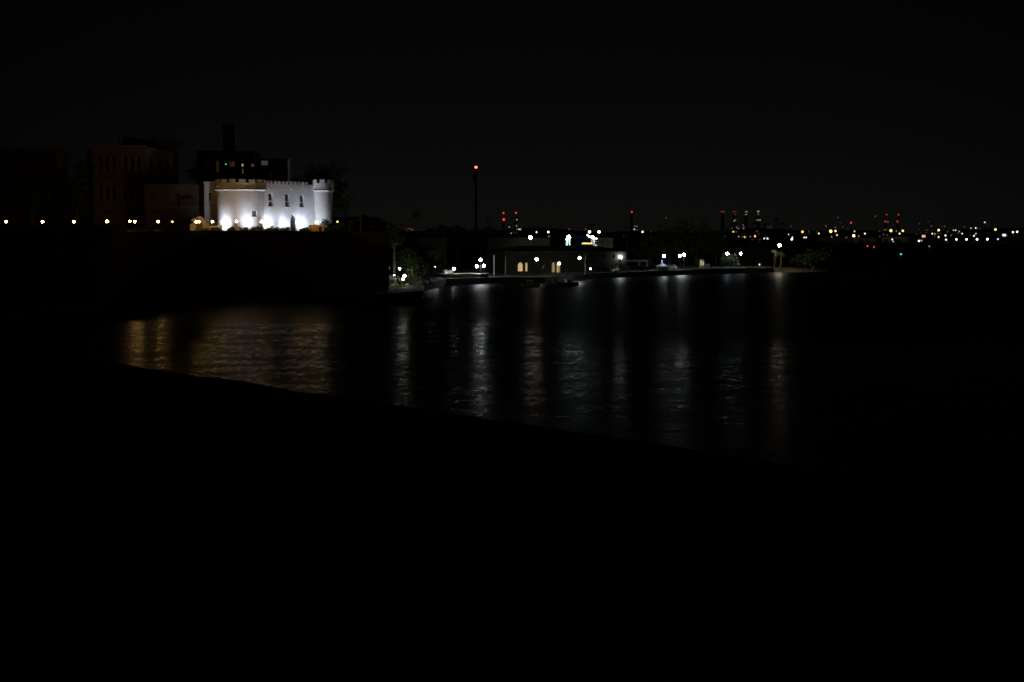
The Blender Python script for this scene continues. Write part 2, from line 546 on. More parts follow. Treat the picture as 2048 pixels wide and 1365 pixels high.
tag(mb.build("city_wall", mat("dark_wall_stone", (.07,.062,.052), .95, (.04,.036,.03), .5, bump=.6, bscale=1.5)), "high sloping stone city wall rising dark from the bay below the lamps", "city wall")  # stone colour darkened so lamp light barely shows on the wall
mb = MB()
for i in range(len(pxs)-1):
    a, b = top[i], top[i+1]
    for (k0, z0), (k1, z1) in (((.6,0),(30,0)), ((30,0),(60,2)), ((60,2),(200,6))):
        q_ = lambda v, k, z: Vector((v.x*(1+k/v.y) - k*.02, v.y+k, v.z+z))
        mb.face([q_(a,k0,z0), q_(b,k0,z0), q_(b,k1,z1), q_(a,k1,z1)])
structure("ground", mb, grassm)
# strip of rock along the wall foot
mb = MB(); rr = random.Random(8)
rows = []
for p in range(-80, 776, 8):
    b0 = edge(p); k = lerp_tab([(-80,14),(60,12),(200,9),(400,6),(780,5)], p)
    rows.append([b0+Vector((0,-2,1.3)), b0+Vector((rr.uniform(-.3,.3),-2-k*.45,1.0+rr.uniform(-.35,.35))), b0+Vector((rr.uniform(-.4,.4),-2-k*.8+rr.uniform(-.7,.7),.45+rr.uniform(-.3,.3))), b0+Vector((0,-2-k+rr.uniform(-.8,.8),-.3))])
for i in range(len(rows)-1):
    for j in range(3): mb.face([rows[i][j+1], rows[i+1][j+1], rows[i+1][j], rows[i][j]])
structure("rocky_shore", mb, stone)

# ------------------------------------------------------------------ the floodlit castle
castle = thing("castle", "white floodlit castle front with two round battlemented towers on the wall", "castle", at(540, 465, 320))
GZ = 12.9
def tower(cx, Y, rb, rp, y_top, y_cor, notch0, nm, gaps, hole=None, spouts=(), label=None):
    c = at(cx, y_cor, Y); C0 = Vector((c.x, c.y, 0))
    zc = c.z; zt = at(cx, y_top, Y - rp).z
    def T(u, w, z):
        r = rb + w; return C0 + Vector((math.sin(u)*r, -math.cos(u)*r, z))
    cuts = [math.pi*2*k/48 - math.pi for k in range(49)]
    b = MB(); holes = []
    if hole:
        y = Y - rb
        for it in range(6):
            y = Y - math.sqrt(max(.1, rb*rb - (at((hole[0]+hole[2])/2, 440, y).x - c.x)**2))
        u0 = math.asin((at(hole[0],440,y).x - c.x)/rb); u1 = math.asin((at(hole[2],440,y).x - c.x)/rb)
        holes = [(u0, at(0,hole[3],y).z, u1, at(0,hole[1],y).z)]
    holed(b, T, -math.pi, math.pi, GZ-.3, zc, holes, .35, cuts, False)
    to = b.build("tower", plaster, castle)
    if label: to["label"] = label
    # moulded cornice
    q = MB(); q.lathe(C0, [(rb-.05, zc-.34), (rb+.10, zc-.22), (rp+.16, zc-.10), (rp+.2, zc-.06), (rp+.2, zc+.10), (rp+.02, zc+.16)], 64)
    o = q.build("cornice", plaster_trim); o.parent = to
    # parapet drum with merlons
    q = MB(); ph = zt - zc; base = zc + .1; mh = zc + ph*.66
    q.lathe(C0, [(rp, base), (rp, mh), (rp-.5, mh), (rp-.5, base-.4)], 64, False)
    q.face([C0+Vector(((rp-.45)*math.cos(k*math.pi/16), (rp-.45)*math.sin(k*math.pi/16), base-.1)) for k in range(32)])
    st = 2*math.pi/nm
    for k in range(nm):
        a0 = notch0 + k*st + gaps/2; a1 = notch0 + (k+1)*st - gaps/2
        K = 4
        for j in range(K):
            x0, x1 = a0+(a1-a0)*j/K, a0+(a1-a0)*(j+1)/K
            f = lambda a, r, z: C0 + Vector((math.sin(a)*r, -math.cos(a)*r, z))
            q.face([f(x0,rp,mh), f(x1,rp,mh), f(x1,rp,zt), f(x0,rp,zt)])
            q.face([f(x1,rp-.5,mh), f(x0,rp-.5,mh), f(x0,rp-.5,zt), f(x1,rp-.5,zt)])
            q.face([f(x0,rp,zt), f(x1,rp,zt), f(x1,rp-.5,zt), f(x0,rp-.5,zt)])
        for a, s in ((a0,1),(a1,-1)):
            pts = [f(a,rp,mh), f(a,rp,zt), f(a,rp-.5,zt), f(a,rp-.5,mh)]
            q.face(pts if s > 0 else pts[::-1])
    o = q.build("battlement", plaster); o.parent = to
    for sx_, sy_ in spouts:
        y = Y - math.sqrt(max(.2, rp*rp - (at(sx_, sy_, Y-rp).x - c.x)**2))
        p = at(sx_, sy_, y); d = (Vector((p.x,p.y,0)) - C0).normalized()
        g = MB().cyl(p - d*.2, p + d*.45 - Vector((0,0,.08)), .09, .075, 8)
        o = g.build("spout", plaster_trim); o.parent = to
    if hole:
        h = holes[0]
        o = window(None,0,0,0,0,castle, T=lambda u,w,z: T(u,w,z), r=(h[0],h[1],h[2],h[3]), depth=.3, bars=(0,0)) if False else None
        f = MB(); g = MB(); a0,z0,a1,z1 = h; da = .07/rb
        for (p0,p1,q0,q1) in ((a0,a0+da,z0,z1),(a1-da,a1,z0,z1),(a0+da,a1-da,z0,z0+.07),(a0+da,a1-da,z1-.07,z1),(a0+da,a1-da,(z0+z1)/2-.03,(z0+z1)/2+.03),((a0+a1)/2-da*.3,(a0+a1)/2+da*.3,z0+.07,z1-.07)):
            f.box((p0,-.3,q0),(p1,-.22,q1), T)
        fo = f.build("window", plaster_trim, castle)
        g.face([T(a0,-.31,z0),T(a1,-.31,z0),T(a1,-.31,z1),T(a0,-.31,z1)])
        go = g.build("pane", glass); go.parent = fo
        sl = MB(); sl.box((a0-da*2,-.05,z0-.16),(a1+da*2,.12,z0-.02), T); so = sl.build("sill", plaster_trim); so.parent = fo
    return C0, zc, zt
T1Y, T2Y = 318.5, 331.0
tower(482, T1Y, M(48.3,T1Y), M(50.2,T1Y), 358.5, 380.5, R(2.3), 16, R(7.5), hole=(505,422,513,434.5), spouts=((437,373),(468,373),(500,373)), label="big round left tower with a single small window")
tower(644.5, T2Y, M(20.6,T2Y), M(23,T2Y), 359.5, 381.5, R(-12), 9, R(15), spouts=((626,373),(650,374)), label="smaller round right tower")
# curtain wall between the towers
a, b = at(526, 465, 317.0), at(628, 465, 329.0)
cw = Face((a.x,a.y),(b.x,b.y))
u0, zt0 = cw.px(531, 366.5); u1, zt1 = cw.px(622, 371.0)
ztw = (zt0+zt1)/2
wins = [(537,387.5,545.5,413.5),(570,389,578,414.5),(599.5,391,607,415.5)]
dr = cw.rect(581, 429.5, 592, 466)
holes = [cw.rect(*q) for q in wins] + [dr]
mb = MB(); holed(mb, cw.T, -.2, cw.L+.2, GZ-.3, ztw, holes, .45)
mb.face([cw.T(-.2,0,ztw), cw.T(cw.L+.2,0,ztw), cw.T(cw.L+.2,-.6,ztw), cw.T(-.2,-.6,ztw)])
mb.face([cw.T(cw.L,-.6,GZ), cw.T(0,-.6,GZ), cw.T(0,-.6,ztw), cw.T(cw.L,-.6,ztw)])
cwo = mb.build("curtain_wall", plaster, castle)
mb = MB(); ml = ztw
for k in range(12):
    px = 535 + 7.9*k
    if px > 620: break
    ua = cw.px(px-2.4, 368)[0]; ub = cw.px(px+2.4, 368)[0]
    cw.box(mb, ua, ub, ml+.002, ml+.58, -.55, -.003)
o = mb.build("battlement", plaster); o.parent = cwo
for px in (537.5,551,566,581,596.5,611.5):
    u, z = cw.px(px, 378)
    o = MB().cyl(cw.T(u,-.2,z), cw.T(u,.42,z-.1), .085, .07, 8).build("spout", plaster_trim); o.parent = cwo
for q in wins:
    r = cw.rect(*q); zm = r[1] + (r[3]-r[1])*.42
    wo = window(cw,0,0,0,0,castle, r=r, depth=.4, bars=(1,0))
    t_ = MB(); cw.box(t_, r[0]-.0, r[2]+.0, zm-.09, zm+.09, -.38, -.05); o = t_.build("transom", plaster_trim); o.parent = wo
    t_ = MB(); cw.box(t_, r[0]-.1, r[2]+.1, r[1]-.16, r[1]-.005, -.02, .12); o = t_.build("sill", plaster_trim); o.parent = wo
# pointed door: spandrels, surround, leaf
um, zs_ = (dr[0]+dr[2])/2, dr[3] - (dr[3]-dr[1])*.33
def archz(u):
    k = abs(u-um)/((dr[2]-dr[0])/2); return zs_ + (dr[3]-zs_)*(1-k**2.2)
mb = MB(); K = 10
for i in range(K):
    ua, ub = dr[0]+(dr[2]-dr[0])*i/K, dr[0]+(dr[2]-dr[0])*(i+1)/K
    mb.face([cw.T(ua,-.02,archz(ua)), cw.T(ub,-.02,archz(ub)), cw.T(ub,-.02,dr[3]), cw.T(ua,-.02,dr[3])])
    mb.face([cw.T(ua,-.02,archz(ua)), cw.T(ua,-.4,archz(ua)), cw.T(ub,-.4,archz(ub)), cw.T(ub,-.02,archz(ub))])
o = mb.build("door_arch", plaster, castle)
mb = MB()
for i in range(K):
    ua, ub = dr[0]+(dr[2]-dr[0])*i/K, dr[0]+(dr[2]-dr[0])*(i+1)/K
    sc = 1.22
    f = lambda u, w: cw.T(um+(u-um)*sc, w, zs_+(archz(u)-zs_)*1.12)
    g = lambda u, w: cw.T(u, w, archz(u))
    mb.face([g(ua,.07), g(ub,.07), f(ub,.07), f(ua,.07)]); mb.face([f(ua,.07), f(ub,.07), f(ub,0), f(ua,0)]); mb.face([g(ub,.07), g(ua,.07), g(ua,-.02), g(ub,-.02)])
o = mb.build("door_surround", plaster_trim, castle)
mb = MB(); cw.box(mb, dr[0]+.02, dr[2]-.02, dr[1]+.01, dr[3]-.01, -.36, -.29)
for k in range(1,5):
    u = dr[0]+(dr[2]-dr[0])*k/5; cw.box(mb, u-.02, u+.02, dr[1]+.1, zs_, -.288, -.27)
for k in (0,1):
    u = (dr[0]-.02, dr[2]+.02)[k]; cw.box(mb, u-.01, u+.01, dr[1], dr[3], -.3, -.27)
do = mb.build("door", blackp, castle)
o = MB().ball(cw.T(um+.2,-.26,dr[1]+1.1), .05, 8).build("handle", darkm); o.parent = do
# plain side wall left of the big tower
a, b = at(409.5, 465, 322.5), at(470, 465, 319.0)
lw = Face((a.x,a.y),(b.x,b.y)); zt = lw.px(420, 365)[1]
wr = lw.rect(416.2, 385, 421.8, 402.5)
mb = MB(); holed(mb, lw.T, 0, lw.L, GZ-.3, zt, [wr], .4)
mb.face([lw.T(0,0,zt), lw.T(lw.L,0,zt), lw.T(lw.L,-8,zt), lw.T(0,-8,zt)]); mb.face([lw.T(0,-8,GZ-.3), lw.T(0,0,GZ-.3), lw.T(0,0,zt), lw.T(0,-8,zt)])
o = mb.build("side_wall", plaster, castle)
window(lw,0,0,0,0,castle, r=wr, depth=.35, bars=(0,2))
zz = lw.px(420, 414.5)[1]; mb = MB(); lw.box(mb, -.05, lw.px(434,414)[0], zz-.1, zz+.1, -.02, .12); mb.build("string_course", plaster_trim, castle)
mb = MB(); lw.box(mb, -.08, lw.L*.5, zt+.002, zt+.16, -.4, .1); mb.build("coping", plaster_trim, castle)

# ------------------------------------------------------------------ tan wing between palace and castle
wing = thing("wing_building", "tan two storey wing with a dark balcony between palace and castle", "building", at(350, 465, 326))
a, b = at(290, 465, 322), at(410.5, 465, 326)
wf = Face((a.x,a.y),(b.x,b.y)); zt = wf.px(350, 371)[1]
prs = [(302,387,304.8,394),(307,387,309.8,394),(331,386.5,333.8,394),(336,386.5,338.8,394),(352,387,354.8,394),(357,387,359.8,394),(372,386,375,400),(377.5,386,380.5,400)]
low = [(301,436,318,462),(326,436,343,462),(350,435,386,462)]
mb = MB(); holed(mb, wf.T, 0, wf.L, GZ-.3, zt, [wf.rect(*q) for q in prs+low], .5)
mb.face([wf.T(0,0,zt), wf.T(wf.L,0,zt), wf.T(wf.L,-14,zt), wf.T(0,-14,zt)])
mb.face([wf.T(wf.L,0,GZ-.3), wf.T(wf.L,-14,GZ-.3), wf.T(wf.L,-14,zt), wf.T(wf.L,0,zt)])
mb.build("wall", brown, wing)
for q in prs: window(wf,0,0,0,0,wing, r=wf.rect(*q), depth=.3, bars=(0,1), frame=wood)
for q in low:
    r = wf.rect(*q); mb = MB(); wf.box(mb, r[0]+.01, r[2]-.01, r[1], r[3]-.01, -.5, -.42); mb.build("doorway", wood, wing)
mb = MB(); wf.box(mb, -.1, wf.L, zt+.003, zt+.22, -.6, .25)
for k in range(30): wf.box(mb, wf.L*k/30+.05, wf.L*k/30+.2, zt-.2, zt, 0.004, .18)
mb.build("cornice", brown, wing)
for yy in (415.5, 429.5):
    zz = wf.px(350, yy)[1]; mb = MB(); wf.box(mb, .3, wf.px(409 if yy < 420 else 385, yy)[0], zz-.07, zz+.07, .004, .2 if yy < 420 else .7)
    mb.build("string_course" if yy < 420 else "awning", cream, wing)
ua, ub = wf.px(359,405)[0], wf.px(389,405)[0]; z1, z0 = wf.px(374,397.5)[1], wf.px(374,411)[1]
mb = MB(); wf.box(mb, ua, ub, z0-.16, z0, .003, 1.3); bo = mb.build("balcony", brown, wing)
mb = MB()
n = 26
for k in range(n+1):
    u = ua+(ub-ua)*k/n; wf.box(mb, u-.045, u+.045, z0+.003, z1-.1, 1.15, 1.25)
wf.box(mb, ua, ub, z1-.098, z1, 1.1, 1.28); wf.box(mb, ua, ub, z0+.35, z0+.9, 1.18, 1.22)
for u in (ua, ub): wf.box(mb, u-.05, u+.05, z1-.09, z1-.01, .01, 1.09)
o = mb.build("railing", wood); o.parent = bo

# ------------------------------------------------------------------ dark palace block on the left
pal = thing("palace", "dim rose and cream palace block with tall windows behind the left lamps", "palace", at(250, 465, 338))
a, b = at(187, 465, 326), at(294, 465, 330)
pfc = Face((a.x,a.y),(b.x,b.y)); zt = pfc.px(240, 296)[1]
tall = [(200,374,206,402),(213,374,219,402),(226,374,232,402),(247,374,253,402),(260,374,266,402),(273,374,279,402)]
upper = [(199,314,205,342),(212,314,218,342),(225,314,231,342),(249,314,255,342),(262,314,268,342),(275,314,281,342)]
gnd = [(213,420,223,436),(256,426,275,464)]
mb = MB(); holed(mb, pfc.T, 0, pfc.L, gz(200)-.3, zt, [pfc.rect(*q) for q in tall+upper+gnd], .45)
mb.face([pfc.T(0,0,zt), pfc.T(pfc.L,0,zt), pfc.T(pfc.L,-22,zt), pfc.T(0,-22,zt)])
mb.face([pfc.T(0,-22,gz(200)-.3), pfc.T(0,0,gz(200)-.3), pfc.T(0,0,zt), pfc.T(0,-22,zt)])
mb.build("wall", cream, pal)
for q in tall+upper: window(pfc,0,0,0,0,pal, r=pfc.rect(*q), depth=.35, bars=(1,2), frame=wood)
window(pfc,0,0,0,0,pal, r=pfc.rect(*gnd[0]), depth=.35, bars=(1,1), frame=wood)
r = pfc.rect(*gnd[1]); mb = MB(); pfc.box(mb, r[0], r[2], r[1], r[3], -.5, -.44); mb.build("doorway", wood, pal)
um, hw = (r[0]+r[2])/2, (r[2]-r[0])/2
mb = MB()
for k in range(12):
    a0, a1 = math.pi*k/12, math.pi*(k+1)/12
    f = lambda a, q, w_: pfc.T(um+math.cos(a)*hw*q, w_, r[3]+math.sin(a)*hw*.9*q)
    mb.face([f(a0,1.0,.16), f(a0,1.35,.16), f(a1,1.35,.16), f(a1,1.0,.16)]); mb.face([f(a0,1.35,.16), f(a0,1.35,0), f(a1,1.35,0), f(a1,1.35,.16)])
mb.build("door_arch", cream, pal)
for x0, x1 in ((196,234),(245,283)):
    for y0, y1 in ((308,311.5),(345,365)):
        q = pfc.rect(x0,y0,x1,y1); mb = MB(); pfc.box(mb, q[0], q[2], q[1], q[3], .003, .1); mb.build("panel", pink, pal)
for x in (187.8, 236, 242, 286):
    q = pfc.rect(x, 300, x+4.5, 405); mb = MB(); pfc.box(mb, q[0], q[2], q[1], q[3], .004, .22); mb.build("pilaster", cream, pal)
for yy, dd, hh in ((293,.75,.5),(304,.2,.2),(370,.2,.15),(408,.35,.3)):
    z = pfc.px(240, yy)[1]; mb = MB(); pfc.box(mb, -dd, pfc.L+dd*.5, z-hh/2, z+hh/2, .005, dd)
    if yy == 293:
        for k in range(28): pfc.box(mb, pfc.L*k/28+.05, pfc.L*k/28+.24, z-hh/2-.32, z-hh/2-.002, .006, .35)
    mb.build("cornice" if yy == 293 else "string_course", cream if yy != 370 else pink, pal)
# receding right flank and roof
a, b = pfc.T(pfc.L,0,0), at(359, 465, 342)
ff = Face((a.x,a.y),(b.x,b.y)); zf = ff.px(345, 299)[1]
mb = MB(); fl = [(300,318,306,338),(318,319,324,339),(334,320,340,340)]
holed(mb, ff.T, 0.01, ff.L, gz(300)-.3, zt-.15, [ff.rect(*q) for q in fl], .4)
mb.face([ff.T(0,0,zt-.15), ff.T(ff.L,0,zt-.15), ff.T(ff.L,-14,zt-.15), ff.T(0,-14,zt-.15)])
mb.face([ff.T(ff.L,0,gz(300)), ff.T(ff.L,-16,gz(300)), ff.T(ff.L,-16,zt-.15), ff.T(ff.L,0,zt-.15)])
mb.build("flank_wall", cream, pal)
for q in fl: window(ff,0,0,0,0,pal, r=ff.rect(*q), depth=.3, bars=(1,1), frame=wood)
mb = MB(); ff.box(mb, .3, ff.L+.3, zt-.14, zt+.2, -.3, .55); mb.build("flank_cornice", cream, pal)
mb = MB(); z = zt
for x0,x1,y0,Y in ((246,276,275,336),(276,300,279,337),(300,316,274,339)):
    p0, p1 = at(x0,y0,Y), at(x1,290,Y); mb.box((p0.x,Y,z+.003),(p1.x,Y+5,p0.z))
mb.build("roof_hut", concrete, pal)
for px, yt in ((237.5,219),(247,221),(255.5,222)):
    p = at(px, yt, 336); zb = zt-.2
    m_ = MB().cyl((0,0,0),(0,0,p.z-zb),.1,.035,6)
    for k in range(3): m_.box((-.5+.1*k,-.02,(p.z-zb)*(.6+.13*k)),(.5-.1*k,.02,(p.z-zb)*(.6+.13*k)+.05))
    o = m_.build("antenna_mast", darkm); o.location = (p.x,p.y,zb)
    tag(o, {237.5:"leftmost of three thin antenna masts on the dark palace roof",247:"middle of three thin antenna masts on the dark palace roof",255.5:"rightmost of three thin antenna masts on the dark palace roof"}[px], "antenna", "antennas on the palace roof")

# ------------------------------------------------------------------ gatehouse with the two lamps
gh = thing("gatehouse", "small gabled cream gatehouse with an arched opening left of the castle", "gatehouse", at(398, 462, 309))
a, b = at(385.5, 462, 309), at(413, 462, 309.6)
gf = Face((a.x,a.y),(b.x,b.y))
ze = gf.px(399,441)[1]; zp = gf.px(399,434.5)[1]
ar = gf.rect(393, 444, 405.5, 466)
mb = MB(); um = (ar[0]+ar[2])/2; hw = (ar[2]-ar[0])/2; zs_ = ar[3]-hw*.8
holed(mb, gf.T, 0, gf.L, GZ-.3, ze, [ar], .6)
for w_ in (0, -3.0):
    mb.face([gf.T(0,w_,ze), gf.T(gf.L,w_,ze), gf.T(gf.L/2,w_,zp)])
for k in range(10):
    a0, a1 = math.pi*k/10, math.pi*(k+1)/10
    f = lambda a, w_: gf.T(um+math.cos(a)*hw, w_, zs_+math.sin(a)*hw*.8)
    g = lambda a, w_: gf.T(um+math.cos(a)*hw, w_, ar[3])
    mb.face([f(a0,-.01), g(a0,-.01), g(a1,-.01), f(a1,-.01)]); mb.face([f(a0,-.01), f(a1,-.01), f(a1,-.6), f(a0,-.6)])
mb.face([gf.T(0,0,GZ), gf.T(0,-3,GZ), gf.T(0,-3,ze), gf.T(0,0,ze)]); mb.face([gf.T(gf.L,-3,GZ), gf.T(gf.L,0,GZ), gf.T(gf.L,0,ze), gf.T(gf.L,-3,ze)])
mb.build("wall", gatem, gh)
mb = MB()
for s in (0,1):
    u_e = -.25 if s == 0 else gf.L+.25
    p = [gf.T(u_e,.25,ze-.1), gf.T(gf.L/2,.25,zp+.06), gf.T(gf.L/2,-3.2,zp+.06), gf.T(u_e,-3.2,ze-.1)]
    q = [v+Vector((0,0,.16)) for v in p]
    mb.face(q if s == 0 else q[::-1]); mb.face([p[0],p[1],q[1],q[0]] if s == 0 else [p[1],p[0],q[0],q[1]]); mb.face(p[::-1] if s == 0 else p); mb.face([p[3],p[0],q[0],q[3]] if s==0 else [p[0],p[3],q[3],q[0]])
mb.build("roof", gatem, gh)
mb = MB(); gf.box(mb, ar[0]+.01, ar[2]-.01, ar[1], ar[3], -.68, -.61)
for k in range(1,8): 
    u = ar[0]+(ar[2]-ar[0])*k/8; gf.box(mb, u-.02,u+.02, ar[1], zs_, -.608, -.57)
mb.build("gate", wood, gh)
for x0, x1, yt in ((380,385.3,450),(413.2,420,450)):
    q = gf.rect(x0, yt, x1, 465); mb = MB(); gf.box(mb, q[0], q[2], q[1], q[3], -.5, .1); gf.box(mb, q[0]-.08, q[2]+.08, q[3]+.002, q[3]+.14, -.58, .18); mb.build("side_pier", gatem, gh)
# low white wall between gatehouse and tower
a, b = at(420.5, 460, 309.5), at(444, 460, 311)
vf = Face((a.x,a.y),(b.x,b.y)); z1 = vf.px(432,452.5)[1]
mb = MB(); vf.box(mb, 0, vf.L, GZ-.3, z1, -.4, 0); vf.box(mb, -.05, vf.L+.05, z1+.002, z1+.1, -.46, .06)
tag(mb.build("garden_wall", plaster), "low bright white garden wall between gatehouse and big tower", "garden wall")
# orange lit kiosk right of the castle
kk = thing("sentry_hut", "small hut lit orange by the lamp beside the right castle tower", "hut", at(636, 464, 310))
a, b = at(624, 464, 309.5), at(648, 464, 310.5)
kf = Face((a.x,a.y),(b.x,b.y)); z1 = kf.px(636,452)[1]
ochre = mat("orange_lit_plaster", (.5,.30,.14), .9, (.4,.23,.1), .8)  # the lamp's orange light is put into the plaster colour
mb = MB(); kf.box(mb, 0, kf.L, GZ-.3, z1, -2.2, 0); mb.build("wall", ochre, kk)
mb = MB(); kf.box(mb, -.15, kf.L+.15, z1+.002, z1+.16, -2.4, .2); mb.build("roof", concrete, kk)
mb = MB(); kf.box(mb, kf.L*.55, kf.L*.8, GZ, z1-.2, .003, .05); mb.build("door", wood, kk)

# ------------------------------------------------------------------ floodlights on the lawn in front of the castle
def flood(px, Y, power, tx, ty, tY, size, label, col=(.74,.83,1.0), blend=.7, z=GZ+.12):
    c = at(px, 460, Y); base = Vector((c.x, Y, z))
    tgt = at(tx, ty, tY); d = (tgt - base - Vector((0,0,.25))).normalized()
    t = thing("floodlight", label, "floodlight", base, "floodlights at the castle foot")
    q = MB().box((-.16,-.06,0),(.16,.06,.06)).cyl((-.15,0,.03),(-.15,0,.24),.02,.02,6).cyl((.15,0,.03),(.15,0,.24),.02,.02,6)
    o = q.build("bracket", darkm); o.parent = t
    q = MB().cyl(Vector((0,0,.25)) - d*.14, Vector((0,0,.25)) + d*.02, .1, .15, 12)
    o = q.build("housing", darkm); o.parent = t
    q = MB().cyl(Vector((0,0,.25)) + d*.022, Vector((0,0,.25)) + d*.03, .13, .13, 12)
    o = q.build("lens", glow("flood_lens", col, 6)); o.parent = t
    l = bpy.data.lights.new("floodlight_beam", 'SPOT'); l.energy = power; l.color = col
    l.spot_size = R(size); l.spot_blend = blend; l.shadow_soft_size = .12
    lo = bpy.data.objects.new("floodlight_beam", l); COL.objects.link(lo); lo.parent = t
    lo.location = Vector((0,0,.25)) + d*.06
    lo.rotation_mode = 'QUATERNION'; lo.rotation_quaternion = d.to_track_quat('-Z','Y')
FW = 2650
flood(447, 311.9, FW*.80, 451, 426, 316.0, 108, "floodlight on the lawn at the left foot of the big tower", blend=1)
flood(500, 311.2, FW*.74, 499, 426, 313.2, 126, "floodlight in the hedge in front of the big tower window", blend=1)
flood(540, 316.4, FW*.80, 543, 426, 318.9, 128, "floodlight beside the join of big tower and curtain wall", blend=1)
flood(570.5, 320.4, FW*.64, 570.5, 426, 322.9, 124, "floodlight left of the pointed castle door", blend=1)
flood(605, 324.0, FW*.80, 605, 426, 326.6, 128, "floodlight right of the pointed castle door", blend=1)
flood(643, 325.8, FW*.26, 638, 426, 328.6, 128, "floodlight below the smaller right tower", blend=1)

# ------------------------------------------------------------------ promenade lamps along the wall top
PROM = "amber globe lamps along the top of the city wall"
prom = [
 (12.5,443.6,6,"leftmost amber globe lamp on the wall, at the picture edge"),
 (85,444,6.4,"second amber globe lamp from the left, below the dark trees"),
 (147.5,444,6.2,"third amber globe lamp from the left, before the palace corner"),
 (214,443.6,6.2,"amber globe lamp in front of the palace ground floor window"),
 (260,443.4,5,"smaller left globe of the close pair before the palace doorway"),
 (269.5,443.8,6.2,"larger right globe of the close pair before the palace doorway"),
 (316,443.8,6.2,"amber globe lamp in front of the tan wing's left end"),
 (345,444,3.2,"small distant amber globe in front of the tan wing"),
 (392,444,5,"left globe of the twin lamps before the gatehouse arch"),
 (398,444,5,"right globe of the twin lamps before the gatehouse arch"),
 (425,444,5.8,"amber globe lamp between gatehouse and big round tower"),
 (444,444,4.6,"amber globe lamp washed out at the left foot of the big tower"),
 (473,443.6,6,"amber globe lamp in front of the big tower's shaded middle"),
 (523,443.8,5.6,"amber globe lamp at the right edge of the big tower"),
 (594.3,444.2,5.8,"amber globe lamp right beside the pointed castle door"),
 (633,445,6,"amber globe lamp above the orange lit hut by the right tower"),
 (675,444,3.2,"small lone amber globe right of the castle bushes")]
for x, y, d, lab in prom:
    Y = lerp_tab(LAMPY, x)
    if d < 4: Y += 10 if x < 600 else 4
    if x in (392, 398): Y = 305.9
    globe_lamp(x, y, Y, d*.72, "amber_glass", ORANGE, 175 if d > 4 else 24, gz(x)-.05 if x < 600 else GZ-.05, lab, PROM, rim=(1,.42,.10))

# railing along the castle front
a, b = at(418, 462, 303.5), at(645, 462, 305.5)
rf = Face((a.x,a.y),(b.x,b.y)); mb = MB()
n = 64
for k in range(n+1):
    u = rf.L*k/n; mb.cyl(rf.T(u,0,GZ-.1), rf.T(u,0,GZ+1.05), .022, .022, 5)
for z in (.55, 1.05): mb.cyl(rf.T(0,0,GZ+z), rf.T(rf.L,0,GZ+z), .025, .025, 5)
tag(mb.build("railing", darkm), "thin dark railing along the lawn before the castle", "railing")
SH = "clipped dark shrubs before the castle"
for i, (x0,x1,ty,lab) in enumerate([
 (390,420,459.5,"dark shrub in front of the gatehouse arch"),(418,441,459,"dark shrub before the low white garden wall"),
 (452,472,458.5,"rounded dark shrub before the left half of the big tower"),(478,503,459.5,"low dark shrub before the big tower middle"),
 (500,526,458,"dark shrub before the right edge of the big tower"),(528,562,457.5,"dark shrub under the first curtain wall window"),
 (556,583,458.5,"dark shrub left of the pointed castle door"),(598,626,460,"low dark shrub right of the pointed castle door")]):
    shrub(x0, x1, 307.6, ty-4.5, GZ-.3, lab, 40+i, SH, n=2200, leaf=.13)
for i, (x0,x1,ty,Y,lab) in enumerate([(634,668,440,322,"tall leafy bush in front of the right tower's foot"),(660,700,444,316,"broad dark bush between right tower and the lone lamp"),
 (696,722,440,312,"dark bush left of the small stone sentry turret"),(250,300,460,268,"low yellow lit bush under the pair of palace lamps"),(302,330,461,283,"small lit bush under the tan wing lamp")]):
    shrub(x0, x1, Y, ty, GZ-.4 if x0 > 600 else 12.2, lab, 60+i, "bushes along the wall top", n=1500, leaf=.2, m=leafm if x0 > 600 else leafy)

# stone sentry turret on the wall
tz = at(729,470,296); tt = thing("sentry_turret", "small domed stone sentry turret on the wall right of the castle", "turret", (tz.x, 296, 12.4))
hh = at(729,437,296).z - 12.4; hs = at(729,422,296).z - 12.4
o = MB().lathe((0,0,0), [(.95,0),(.95,hh*.85),(1.1,hh*.88),(1.1,hh)], 16).build("body", stone); o.parent = tt
o = MB().lathe((0,0,0), [(1.1,hh),(.9,hh+.35),(.5,hh+.62),(.12,hh+.75),(.1,hh+.95),(.001,hs)], 16).build("dome", stone); o.parent = tt
o = MB().box((-.12,-1.0,hh*.4),(.12,-.93,hh*.75)).build("slit", wood); o.parent = tt

